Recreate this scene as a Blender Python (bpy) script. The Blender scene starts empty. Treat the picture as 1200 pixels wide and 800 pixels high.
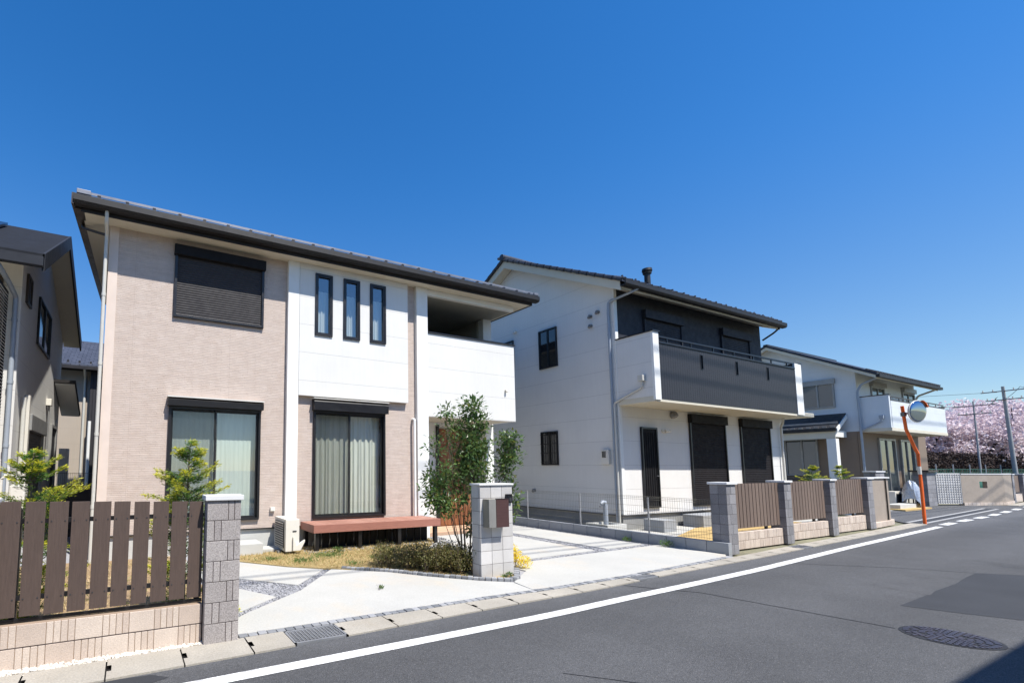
import bpy, bmesh, math, random
import numpy as np
from mathutils import Vector, Matrix
rnd = random.Random(7)
nr = np.random.default_rng(7)
S = bpy.context.scene
COL = S.collection

# ---------------------------------------------------------------- camera
cam_d = bpy.data.cameras.new('camera')
cam = bpy.data.objects.new('camera', cam_d)
COL.objects.link(cam)
S.camera = cam
RT = (Vector((0.89746817, -0.44107507, 0.0019163)), Vector((0.0409992, 0.07909491, -0.99602362)), Vector((0.43916962, 0.89397806, 0.08906888)))
m = Matrix((RT[0], -RT[1], -RT[2])).transposed().to_4x4()
m.translation = (0, 0, 1.68)
cam.matrix_world = m
cam_d.sensor_width = 36
cam_d.lens = 550.3 / 1200 * 36
cam_d.shift_x = 0.1483
cam_d.shift_y = 0.0835
cam_d.clip_start = 0.05
cam_d.clip_end = 2000

# ---------------------------------------------------------------- light
SUN_TO = Vector((0.31, -1.0, 1.74)).normalized()
w = bpy.data.worlds.new('World')
S.world = w
w.use_nodes = True
bg = w.node_tree.nodes['Background']
sky = w.node_tree.nodes.new('ShaderNodeTexSky')
sky.sky_type = 'NISHITA'
sky.sun_disc = False
sky.sun_elevation = math.asin(SUN_TO.z)
sky.sun_rotation = math.atan2(SUN_TO.x, SUN_TO.y)
sky.altitude = 0
sky.air_density = 1.0
sky.dust_density = 0.2
sky.ozone_density = 2.5
wt = w.node_tree
def hsv(h, sat, v):
    n = wt.nodes.new('ShaderNodeHueSaturation')
    n.inputs['Hue'].default_value = h; n.inputs['Saturation'].default_value = sat; n.inputs['Value'].default_value = v
    wt.links.new(sky.outputs[0], n.inputs['Color'])
    return n.outputs[0]
tcw = wt.nodes.new('ShaderNodeTexCoord'); sxw = wt.nodes.new('ShaderNodeSeparateXYZ'); mrw = wt.nodes.new('ShaderNodeMapRange')
wt.links.new(tcw.outputs['Generated'], sxw.inputs[0]); wt.links.new(sxw.outputs[2], mrw.inputs[0])
mrw.interpolation_type = 'SMOOTHSTEP'
mrw.inputs[1].default_value = 0.0; mrw.inputs[2].default_value = 0.55
mxw = wt.nodes.new('ShaderNodeMix'); mxw.data_type = 'RGBA'
wt.links.new(mrw.outputs[0], mxw.inputs[0])
wt.links.new(hsv(.504, 1.2, 1.06), mxw.inputs[6]); wt.links.new(hsv(.505, 1.37, 1.5), mxw.inputs[7])
wt.links.new(mxw.outputs[2], bg.inputs[0])
bg.inputs[1].default_value = 0.08
sd = bpy.data.lights.new('sun', 'SUN')
sd.energy = 4.6
sd.angle = math.radians(0.53)
sd.color = (1.0, 0.955, 0.88)
so = bpy.data.objects.new('sun', sd)
COL.objects.link(so)
so.rotation_euler = (-SUN_TO).to_track_quat('-Z', 'Y').to_euler()
so.location = (0, 0, 30)
S.view_settings.view_transform = 'Standard'
S.view_settings.look = 'None'
S.view_settings.exposure = 0.68
S.view_settings.gamma = 1
S.cycles.max_bounces = 8
S.cycles.transparent_max_bounces = 12
S.cycles.caustics_reflective = False
S.cycles.caustics_refractive = False

# ---------------------------------------------------------------- materials
def lin(c):
    return tuple((x / 12.92 if x <= .04045 else ((x + .055) / 1.055) ** 2.4) for x in c)
def rgb(r, g, b):
    return (*lin((r / 255, g / 255, b / 255)), 1)

class NB:
    """tiny node builder"""
    def __init__(s, name):
        s.m = bpy.data.materials.new(name)
        s.m.use_nodes = True
        s.t = s.m.node_tree
        s.b = s.t.nodes['Principled BSDF']
        s.out = s.t.nodes['Material Output']
        s._g = None
    def n(s, typ, **kw):
        nd = s.t.nodes.new(typ)
        for k, v in kw.items():
            setattr(nd, k, v)
        return nd
    def set(s, sock, v):
        if isinstance(v, bpy.types.NodeSocket):
            s.t.links.new(v, sock)
        elif v is not None:
            sock.default_value = v
    def M(s, op, a, b=None, c=None):
        nd = s.n('ShaderNodeMath', operation=op)
        s.set(nd.inputs[0], a); s.set(nd.inputs[1], b); s.set(nd.inputs[2], c)
        return nd.outputs[0]
    @property
    def geo(s):
        if s._g is None:
            g = s.n('ShaderNodeNewGeometry')
            p = s.n('ShaderNodeSeparateXYZ'); s.t.links.new(g.outputs['Position'], p.inputs[0])
            q = s.n('ShaderNodeSeparateXYZ'); s.t.links.new(g.outputs['True Normal'], q.inputs[0])
            s._g = (g, p, q)
        return s._g
    @property
    def pos(s): return s.geo[0].outputs['Position']
    def xyz(s, i): return s.geo[1].outputs[i]
    @property
    def u(s):
        # run-along coordinate of a vertical wall: x on front faces, y on side faces
        f = s.M('GREATER_THAN', s.M('ABSOLUTE', s.geo[2].outputs[1]), .5)
        return s.M('ADD', s.M('MULTIPLY', s.xyz(0), f), s.M('MULTIPLY', s.xyz(1), s.M('SUBTRACT', 1.0, f)))
    @property
    def isl(s): return s.geo[0].outputs['Random Per Island']
    def noise(s, scale, detail=4, rough=.55, vec=None, col=False):
        nd = s.n('ShaderNodeTexNoise')
        nd.inputs['Scale'].default_value = scale
        nd.inputs['Detail'].default_value = detail
        nd.inputs['Roughness'].default_value = rough
        s.t.links.new(vec if vec is not None else s.pos, nd.inputs['Vector'])
        return nd.outputs['Color' if col else 'Fac']
    def scaled(s, sx, sy, sz):
        nd = s.n('ShaderNodeVectorMath', operation='MULTIPLY')
        s.t.links.new(s.pos, nd.inputs[0]); nd.inputs[1].default_value = (sx, sy, sz)
        return nd.outputs[0]
    def comb(s, x, y, z=0.0):
        nd = s.n('ShaderNodeCombineXYZ')
        s.set(nd.inputs[0], x); s.set(nd.inputs[1], y); s.set(nd.inputs[2], z)
        return nd.outputs[0]
    def rng(s, v, a, b, c=0.0, d=1.0):
        nd = s.n('ShaderNodeMapRange')
        s.set(nd.inputs[0], v)
        for i, x in enumerate((a, b, c, d)): nd.inputs[i + 1].default_value = x
        return nd.outputs[0]
    def mix(s, f, a, b, blend='MIX'):
        nd = s.n('ShaderNodeMix', data_type='RGBA', blend_type=blend)
        s.set(nd.inputs[0], f); s.set(nd.inputs[6], a); s.set(nd.inputs[7], b)
        return nd.outputs[2]
    def mul(s, col, fac):
        nd = s.n('ShaderNodeVectorMath', operation='SCALE')
        s.set(nd.inputs[0], col); s.set(nd.inputs['Scale'], fac)
        return nd.outputs[0]
    def line(s, c, per, off, wd):
        f = s.M('FRACT', s.M('DIVIDE', s.M('SUBTRACT', c, off - per / 2), per))
        d = s.M('MULTIPLY', s.M('ABSOLUTE', s.M('SUBTRACT', f, .5)), per)
        return s.M('LESS_THAN', d, wd)
    def bump(s, h, dist, strength=1.0):
        nd = s.n('ShaderNodeBump')
        nd.inputs['Distance'].default_value = dist
        nd.inputs['Strength'].default_value = strength
        s.t.links.new(h, nd.inputs['Height'])
        s.t.links.new(nd.outputs[0], s.b.inputs['Normal'])
    def fin(s, col=None, rough=.6, metal=0.0, spec=None):
        if col is not None: s.set(s.b.inputs['Base Color'], col)
        s.set(s.b.inputs['Roughness'], rough)
        s.set(s.b.inputs['Metallic'], metal)
        if spec is not None: s.b.inputs['Specular IOR Level'].default_value = spec
        return s.m

MT = {}
def plain(name, col, rough=.5, metal=0.0, var=.12, nscale=3.0, bumpd=0.0, bscale=60, spec=None, grain=0.0):
    """paint / metal / plastic with faint soiling so no surface is dead flat"""
    k = NB(name)
    f = k.rng(k.noise(nscale, 5, .6), .3, .7, 1 - var, 1 + var)
    if grain:
        f = k.M('MULTIPLY', f, k.rng(k.noise(bscale * 2, 2, .7), .3, .7, 1 - grain, 1 + grain))
    c = k.mul(col[:3] + (1,) if False else col[:3], f)
    if bumpd: k.bump(k.noise(bscale, 3, .6), bumpd)
    r = k.rng(k.noise(nscale * 2.3, 4), .3, .7, max(rough - .08, .03), min(rough + .1, 1))
    MT[name] = k.fin(c, r, metal, spec)
    return MT[name]

def siding_beige():
    k = NB('beige_siding')
    z = k.xyz(2); u = k.u
    wob = k.M('MULTIPLY', k.M('SUBTRACT', k.noise(2.2, 3), .5), .05)
    br = k.n('ShaderNodeTexBrick')
    br.offset = .37; br.squash = 1.3; br.squash_frequency = 3
    for i, v in (('Scale', 1.0), ('Mortar Size', .004), ('Mortar Smooth', .6), ('Brick Width', .27), ('Row Height', .034), ('Bias', 0.0)):
        br.inputs[i].default_value = v
    br.inputs['Color1'].default_value = (1, 1, 1, 1); br.inputs['Color2'].default_value = (.35, .35, .35, 1); br.inputs['Mortar'].default_value = (0, 0, 0, 1)
    k.t.links.new(k.comb(u, k.M('ADD', z, wob)), br.inputs['Vector'])
    c = k.mix(k.rng(k.noise(5, 5, .7), .35, .65), rgb(193, 176, 164), rgb(203, 188, 177))
    st = k.noise(3.0, 4, .6, vec=k.comb(k.M('MULTIPLY', u, .6), k.M('MULTIPLY', z, 9)))
    c = k.mul(c, k.rng(st, .3, .7, .93, 1.06))
    c = k.mul(c, k.rng(br.outputs['Color'], 0, 1, .86, 1.0))
    j = k.M('MAXIMUM', k.line(z, 3.03, .46, .003), k.line(u, 1.82, -.03, .0025))
    c = k.mix(k.M('MULTIPLY', j, .35), c, rgb(140, 120, 112))
    h = k.M('ADD', k.M('MULTIPLY', br.outputs['Color'], .7), k.M('MULTIPLY', k.noise(45, 3, .6, vec=k.scaled(1, 1, 2.5)), .8))
    k.bump(h, .007)
    MT['beige_siding'] = k.fin(c, .78)

def siding_white(name, col, zper, zoff, uper, uoff, dark=.72, jw=.004, bump=.002):
    k = NB(name)
    z = k.xyz(2); u = k.u
    c = k.mul(col[:3], k.rng(k.noise(1.3, 5, .6), .3, .7, .965, 1.03))
    st = k.noise(2.5, 4, .6, vec=k.comb(k.M('MULTIPLY', u, 6), k.M('MULTIPLY', z, .35)))
    c = k.mul(c, k.rng(st, .35, .75, 1.01, .975))
    j = k.M('MAXIMUM', k.line(z, zper, zoff, jw), k.M('MULTIPLY', k.line(u, uper, uoff, .0025), .22))
    c = k.mix(k.M('MULTIPLY', j, .8), c, k.mul(col[:3], dark))
    h = k.M('SUBTRACT', k.M('MULTIPLY', k.noise(70, 3, .65), .35), j)
    k.bump(h, bump)
    MT[name] = k.fin(c, .72)

siding_beige()
siding_white('white_siding', rgb(216, 215, 211), .63, .42 + .05, 3.03, 6.2, dark=.66, jw=.004)
siding_white('balcony_siding', rgb(216, 215, 211), .62, .53, 3.03, 6.2, dark=.66, jw=.004)
siding_white('cream_siding', rgb(216, 214, 210), .675, .46, 1.82, 12.2 - .5, dark=.66, jw=.005)
siding_white('grey_siding', rgb(222, 221, 217), .70, .30, 2.7, .2, .7)
siding_white('far_white_siding', rgb(205, 210, 214), 1.0, .47, 3.0, .1, .85)
siding_white('brown_siding', rgb(128, 112, 98), .45, .0, 2.0, .4, .85)
siding_white('rear_siding', rgb(172, 160, 146), .62, .2, 2.0, .4, .85)
def vertical_siding(name, col, per=.1):
    k = NB(name)
    c = k.mul(col[:3], k.rng(k.noise(2.0, 4), .3, .7, .92, 1.08))
    g = k.line(k.u, per, .03, .011)
    c = k.mix(g, c, k.mul(col[:3], .22))
    k.bump(k.M('SUBTRACT', 1.0, g), .006)
    MT[name] = k.fin(c, .55)
vertical_siding('charcoal_siding', rgb(45, 44, 48), .105)
plain('dark_wall', rgb(44, 46, 53), .7, bumpd=.002, spec=.3)
plain('white_trim', rgb(226, 226, 222), .6, var=.04, bumpd=.001)
plain('trim_beige', rgb(212, 196, 184), .7, var=.05)
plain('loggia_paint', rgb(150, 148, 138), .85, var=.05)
plain('slat_light', rgb(206, 204, 198), .5, var=.05)
plain('black_shutter', rgb(32, 29, 31), .75, var=.08, spec=.2)
plain('grate_steel', rgb(140, 142, 146), .5, .3, var=.15)
plain('soffit', rgb(205, 198, 180), .8, var=.03)
plain('black_frame', rgb(27, 26, 28), .38, var=.1)
plain('shutter_slat', rgb(58, 56, 58), .65, var=.08, spec=.3)
plain('brown_frame', rgb(60, 52, 47), .42)
plain('silver_frame', rgb(150, 150, 148), .4, .3)
plain('gutter_brown', rgb(24, 22, 22), .55, var=.1)
plain('fascia_dark', rgb(34, 31, 31), .5)
plain('roof_edge', rgb(40, 43, 50), .7, .0, spec=.25)
plain('slate_roof', rgb(34, 36, 41), .8, .0, bumpd=.002, spec=.15)
plain('tar', rgb(34, 34, 37), .7)
plain('iron', rgb(92, 88, 96), .45, .5, var=.2, grain=.1)
plain('snow_guard', rgb(124, 126, 134), .45, .3)
plain('matte_black', rgb(26, 25, 27), .7, spec=.2)
plain('foundation', rgb(186, 186, 182), .85, var=.08, bumpd=.002, bscale=40, grain=.05)
plain('foundation_grey', rgb(138, 138, 136), .85, var=.1, bumpd=.002, bscale=40, grain=.08)
plain('pipe_beige', rgb(196, 194, 186), .4, var=.05)
plain('pipe_grey', rgb(150, 158, 168), .4, var=.05)
plain('unit_white', rgb(214, 210, 200), .45, var=.04)
plain('unit_grey', rgb(120, 120, 120), .5)
plain('dark_grille', rgb(52, 54, 56), .5)
plain('steel', rgb(130, 132, 136), .35, .8)
plain('dark_steel', rgb(70, 72, 76), .45, .5, grain=.1)
plain('black_rubber', rgb(24, 24, 26), .6)
plain('interior', rgb(120, 112, 104), .9)
plain('orange_paint', rgb(226, 98, 30), .4, var=.08)
plain('concrete_post', rgb(150, 152, 156), .8, bumpd=.003, grain=.06)
plain('bark', rgb(116, 102, 86), .9, bumpd=.01, bscale=30, grain=.15)
plain('dark_bark', rgb(62, 52, 48), .9, bumpd=.01, bscale=20)
plain('wire_mat', rgb(38, 38, 40), .6)
plain('mesh_wire', rgb(120, 116, 104), .5, .3)
plain('green_net', rgb(60, 110, 96), .6)
plain('cover_silver', rgb(176, 182, 190), .28, .35, bumpd=.02, bscale=9)
plain('door_dark', rgb(20, 22, 26), .5)
plain('yellow_mat', rgb(186, 158, 104), .9, var=.15, bumpd=.01, bscale=25, grain=.15)
plain('terracotta', rgb(206, 170, 140), .85, var=.08, grain=.06)
plain('solar', rgb(36, 40, 52), .2, .2)
plain('stone_cap', rgb(214, 214, 214), .8, var=.05, grain=.06)
plain('mailbox_side', rgb(128, 124, 112), .5)
plain('mailbox_grey', rgb(128, 127, 124), .5)

def planks(name, c1, c2, axis, per, rough=.6, bumpd=.002, groove=.35):
    k = NB(name)
    c = k.mix(k.isl, c1, c2)
    sc = (2, 22, 22) if axis == 0 else ((22, 2, 22) if axis == 1 else (22, 22, 2))
    g = k.noise(3.0, 5, .65, vec=k.scaled(*sc))
    c = k.mul(c, k.rng(g, .3, .7, .86, 1.12))
    k.bump(g, bumpd)
    MT[name] = k.fin(c, rough)
planks('deck_wood', rgb(156, 110, 94), rgb(174, 128, 112), 1, .1)
planks('deck_fascia', rgb(154, 104, 90), rgb(154, 104, 90), 0, .1)
planks('fence_plank', rgb(80, 66, 59), rgb(88, 73, 66), 2, .1, .62)
planks('far_fence', rgb(108, 92, 82), rgb(120, 103, 92), 2, .1, .62)
planks('door_wood', rgb(120, 74, 44), rgb(140, 90, 56), 2, .1)
planks('mailbox_wood', rgb(70, 46, 44), rgb(74, 50, 48), 0, .1)

def roof_tile(name, col, ax_u, uper, ax_v, vper):
    k = NB(name)
    br = k.n('ShaderNodeTexBrick')
    for i, v in (('Scale', 1.0), ('Mortar Size', .012), ('Mortar Smooth', .4), ('Brick Width', uper), ('Row Height', vper)):
        br.inputs[i].default_value = v
    br.inputs['Color1'].default_value = (1, 1, 1, 1); br.inputs['Color2'].default_value = (.7, .7, .7, 1); br.inputs['Mortar'].default_value = (.25, .25, .25, 1)
    k.t.links.new(k.comb(k.xyz(ax_u), k.xyz(ax_v)), br.inputs['Vector'])
    c = k.mul(col[:3], k.M('MULTIPLY', br.outputs['Color'], k.rng(k.noise(9, 4), .3, .7, .85, 1.15)))
    k.bump(br.outputs['Color'], .02)
    MT[name] = k.fin(c, .5)
roof_tile('grey_shingle', rgb(72, 75, 86), 0, .30, 1, .18)
roof_tile('navy_tile', rgb(50, 54, 66), 0, .28, 1, .26)
roof_tile('black_tile', rgb(52, 52, 54), 1, .28, 0, .26)

def block_mat(name, c1, c2, speck, sp_scale=140, rough=.88, bd=.003):
    k = NB(name)
    c = k.mix(k.isl, c1, c2)
    c = k.mul(c, k.rng(k.noise(sp_scale, 3, .8), .32, .68, 1 - speck, 1 + speck))
    c = k.mul(c, k.rng(k.noise(4, 5, .6), .3, .7, .93, 1.06))
    k.bump(k.noise(sp_scale * .6, 4, .7), bd)
    MT[name] = k.fin(c, rough)
block_mat('grey_block', rgb(146, 140, 138), rgb(164, 158, 155), .42, 85)
block_mat('beige_block', rgb(186, 170, 157), rgb(203, 189, 176), .16, 110)
block_mat('light_tile', rgb(176, 174, 172), rgb(200, 198, 196), .10)
block_mat('pillar_block', rgb(118, 117, 120), rgb(142, 141, 144), .25, 70)
block_mat('plain_block', rgb(142, 146, 150), rgb(158, 160, 164), .12)
block_mat('taupe_block', rgb(150, 138, 126), rgb(160, 148, 136), .14, 90, bd=.006)
block_mat('cobble', rgb(104, 107, 112), rgb(156, 157, 160), .25)
block_mat('pebble', rgb(190, 184, 174), rgb(225, 218, 208), .08)
block_mat('gravel_grey', rgb(104, 105, 110), rgb(176, 176, 180), .2)
plain('mortar', rgb(84, 74, 72), .95)
plain('mortar_light', rgb(150, 130, 112), .95)

def asphalt():
    k = NB('asphalt')
    x = k.xyz(0)
    ag = k.noise(120, 2, .8)
    vor = k.n('ShaderNodeTexVoronoi'); vor.inputs['Scale'].default_value = 130
    k.t.links.new(k.pos, vor.inputs['Vector'])
    big = k.noise(.55, 5, .6)
    med = k.noise(3.2, 5, .7)
    f = k.M('MULTIPLY', k.rng(ag, .3, .7, .45, 1.6), k.rng(big, .3, .7, .86, 1.12))
    f = k.M('MULTIPLY', f, k.rng(k.noise(40, 3, .8), .3, .7, .66, 1.36))
    f = k.M('MULTIPLY', f, k.rng(k.noise(17, 2, .7), .3, .7, .9, 1.1))
    yc = k.M('SUBTRACT', k.xyz(1), k.M('MULTIPLY', x, .022))
    f = k.M('MULTIPLY', f, k.rng(k.M('COSINE', k.M('MULTIPLY', k.M('SUBTRACT', yc, 1.1), 3.6)), -1, 1, .93, 1.07))
    edge = k.rng(k.M('ADD', yc, k.M('MULTIPLY', k.noise(2.4, 5, .7), .35)), 4.2, 4.65, 0, 1)
    f = k.M('MULTIPLY', f, k.rng(edge, 0, 1, 1.0, 1.24))
    oil = k.rng(k.noise(.9, 4, .7, vec=k.scaled(1, .6, 1)), .60, .72, 1.0, .76)
    f = k.M('MULTIPLY', f, oil)
    f = k.M('MULTIPLY', f, k.rng(med, .3, .7, .93, 1.08))
    c = k.mul((.070, .071, .0745), f)
    sp = k.M('GREATER_THAN', k.noise(70, 1, .5), .70)
    c = k.mix(k.M('MULTIPLY', sp, .55), c, (.26, .25, .24, 1))
    k.bump(k.M('ADD', ag, vor.outputs['Distance']), .004)
    MT['asphalt'] = k.fin(c, .82)
asphalt()
def asphalt_dark():
    k = NB('asphalt_patch')
    ag = k.noise(260, 2, .7)
    f = k.M('MULTIPLY', k.rng(ag, .3, .7, .8, 1.2), k.rng(k.noise(1.4, 4), .3, .7, .85, 1.12))
    c = k.mul((.032, .034, .039), f)
    k.bump(ag, .002)
    MT['asphalt_patch'] = k.fin(c, .8)
asphalt_dark()
def white_line():
    k = NB('road_paint')
    n = k.noise(60, 5, .75)
    wear = k.M('GREATER_THAN', k.M('ADD', n, k.M('MULTIPLY', k.noise(5, 4), .5)), .81)
    c = k.mix(k.M('MULTIPLY', wear, .6), rgb(232, 232, 230), (.2, .2, .21, 1))
    c = k.mul(c, k.rng(k.noise(8, 4), .3, .7, .82, 1.02))
    k.bump(n, .001)
    MT['road_paint'] = k.fin(c, .6)
white_line()
def concrete(name, col, stain=.12, fine=.08, bscale=90, tint=rgb(196, 176, 146)):
    k = NB(name)
    c = k.mul(col[:3], k.rng(k.noise(1.1, 6, .62), .3, .7, 1 - stain, 1 + stain * .5))
    c = k.mix(k.rng(k.noise(.8, 5, .6, vec=k.scaled(1.7, 1.1, 1)), .55, .75, 0, .35), c, tint)
    c = k.mul(c, k.rng(k.noise(bscale, 3, .7), .3, .7, 1 - fine, 1 + fine))
    c = k.mix(k.M('MULTIPLY', k.M('GREATER_THAN', k.noise(16, 3, .8), .735), .45), c, rgb(110, 100, 88))
    k.bump(k.noise(bscale, 4, .7), .002)
    MT[name] = k.fin(c, .85)
concrete('slab_concrete', rgb(178, 177, 172), .07, .10, 55)
concrete('gutter_concrete', rgb(164, 158, 147), .2, .2, 60, rgb(138, 124, 104))
concrete('street_concrete', rgb(160, 160, 160), .15, .1)
concrete('dirt', rgb(150, 126, 96), .25, .25, 40)
concrete('far_ground', rgb(120, 118, 96), .3, .2, 20)
concrete('lawn_soil', rgb(168, 146, 100), .25, .25, 60, rgb(120, 120, 60))

def leafmat(name, c1, c2, trans=.25, attr=None, rough=.5, c3=None):
    k = NB(name)
    if attr:
        a = k.n('ShaderNodeAttribute'); a.attribute_name = attr
        c = k.mix(a.outputs['Fac'], c1, c2)
        c = k.mul(c, k.rng(k.isl, 0, 1, .75, 1.25))
    else:
        c = k.mix(k.isl, c1, c2)
        if c3 is not None:
            c = k.mix(k.M('GREATER_THAN', k.isl, .86), c, c3)
    k.fin(c, rough)
    tr = k.n('ShaderNodeBsdfTranslucent'); k.set(tr.inputs['Color'], c)
    mx = k.n('ShaderNodeMixShader'); mx.inputs[0].default_value = trans
    k.t.links.new(k.b.outputs[0], mx.inputs[1]); k.t.links.new(tr.outputs[0], mx.inputs[2])
    k.t.links.new(mx.outputs[0], k.out.inputs['Surface'])
    MT[name] = k.m
leafmat('green_leaf', (.065, .125, .038, 1), (.17, .27, .085, 1), .42, rough=.3, c3=(.17, .19, .045, 1))
leafmat('gold_conifer', (.09, .20, .035, 1), (.66, .62, .05, 1), .4, attr='tip')
leafmat('shrub_leaf', (.12, .095, .035, 1), (.19, .21, .06, 1), .3, c3=(.26, .20, .06, 1))
leafmat('yellow_leaf', (.80, .60, .03, 1), (.95, .80, .08, 1), .4)
leafmat('dry_grass', (.40, .29, .12, 1), (.62, .50, .26, 1), .2, c3=(.2, .24, .06, 1))
leafmat('weed_leaf', (.07, .14, .03, 1), (.15, .26, .06, 1), .3)
leafmat('blossom', (.58, .47, .51, 1), (.84, .75, .78, 1), .3, rough=.8)
leafmat('dark_hedge', (.022, .014, .012, 1), (.05, .026, .022, 1), .1, rough=.8)

def glass_mat(name, tint, refl=1.0, rough=.0):
    k = NB(name)
    k.t.nodes.remove(k.b)
    tr = k.n('ShaderNodeBsdfTransparent'); tr.inputs[0].default_value = tint
    gl = k.n('ShaderNodeBsdfGlossy'); gl.inputs['Roughness'].default_value = rough
    gl.inputs[0].default_value = (1, 1, 1, 1)
    dt = k.n('ShaderNodeVectorMath', operation='DOT_PRODUCT')
    k.t.links.new(k.geo[0].outputs['Incoming'], dt.inputs[0]); k.t.links.new(k.geo[0].outputs['True Normal'], dt.inputs[1])
    sc = k.M('POWER', k.M('SUBTRACT', 1.0, k.M('ABSOLUTE', dt.outputs['Value'])), 5.0)
    f = k.M('MINIMUM', k.M('MULTIPLY', k.M('ADD', .05, k.M('MULTIPLY', sc, .95)), refl), 1.0)
    mx = k.n('ShaderNodeMixShader')
    k.t.links.new(f, mx.inputs[0]); k.t.links.new(tr.outputs[0], mx.inputs[1]); k.t.links.new(gl.outputs[0], mx.inputs[2])
    k.t.links.new(mx.outputs[0], k.out.inputs['Surface'])
    MT[name] = k.m
glass_mat('clear_glass', (.94, .975, .96, 1), 2.8)
glass_mat('blue_glass', (.88, .93, .94, 1), 4.5)
k = NB('insect_screen'); k.t.nodes.remove(k.b)
_t = k.n('ShaderNodeBsdfTransparent'); _d = k.n('ShaderNodeBsdfDiffuse'); _d.inputs[0].default_value = (.05, .055, .055, 1); _m = k.n('ShaderNodeMixShader'); _m.inputs[0].default_value = .16
k.t.links.new(_t.outputs[0], _m.inputs[1]); k.t.links.new(_d.outputs[0], _m.inputs[2]); k.t.links.new(_m.outputs[0], k.out.inputs['Surface']); MT['insect_screen'] = k.m
k = NB('dark_glass'); MT['dark_glass'] = k.fin((.012, .015, .018, 1), .04)
k.b.inputs['IOR'].default_value = 1.9
k = NB('far_glass'); MT['far_glass'] = k.fin((.06, .075, .08, 1), .05)
k.b.inputs['IOR'].default_value = 2.2
k = NB('mirror_glass'); MT['mirror_glass'] = k.fin((.30, .37, .47, 1), .03, 1.0)
def curtain_mat(name, c):
    k = NB(name)
    col = k.mul(c[:3], k.rng(k.noise(3, 4, .6, vec=k.scaled(5, 5, .3)), .3, .7, .88, 1.06))
    k.fin(col, .9)
    tr = k.n('ShaderNodeBsdfTranslucent'); k.set(tr.inputs['Color'], col)
    mx = k.n('ShaderNodeMixShader'); mx.inputs[0].default_value = .25
    k.t.links.new(k.b.outputs[0], mx.inputs[1]); k.t.links.new(tr.outputs[0], mx.inputs[2])
    k.t.links.new(mx.outputs[0], k.out.inputs['Surface'])
    MT[name] = k.m
curtain_mat('curtain_white', rgb(244, 245, 232))
curtain_mat('blind_white', rgb(222, 232, 224))

# ---------------------------------------------------------------- mesh builder
ORG = {}
def wl(o):
    return ORG.get(o.name, Vector((0, 0, 0))) if o else Vector((0, 0, 0))

def TF(Y):   # front wall facing -Y
    return lambda u, v, n: (u, Y - n, v)
def TL(X):   # side wall facing -X
    return lambda u, v, n: (X - n, u, v)
def TR(X):   # side wall facing +X
    return lambda u, v, n: (X + n, u, v)

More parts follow.
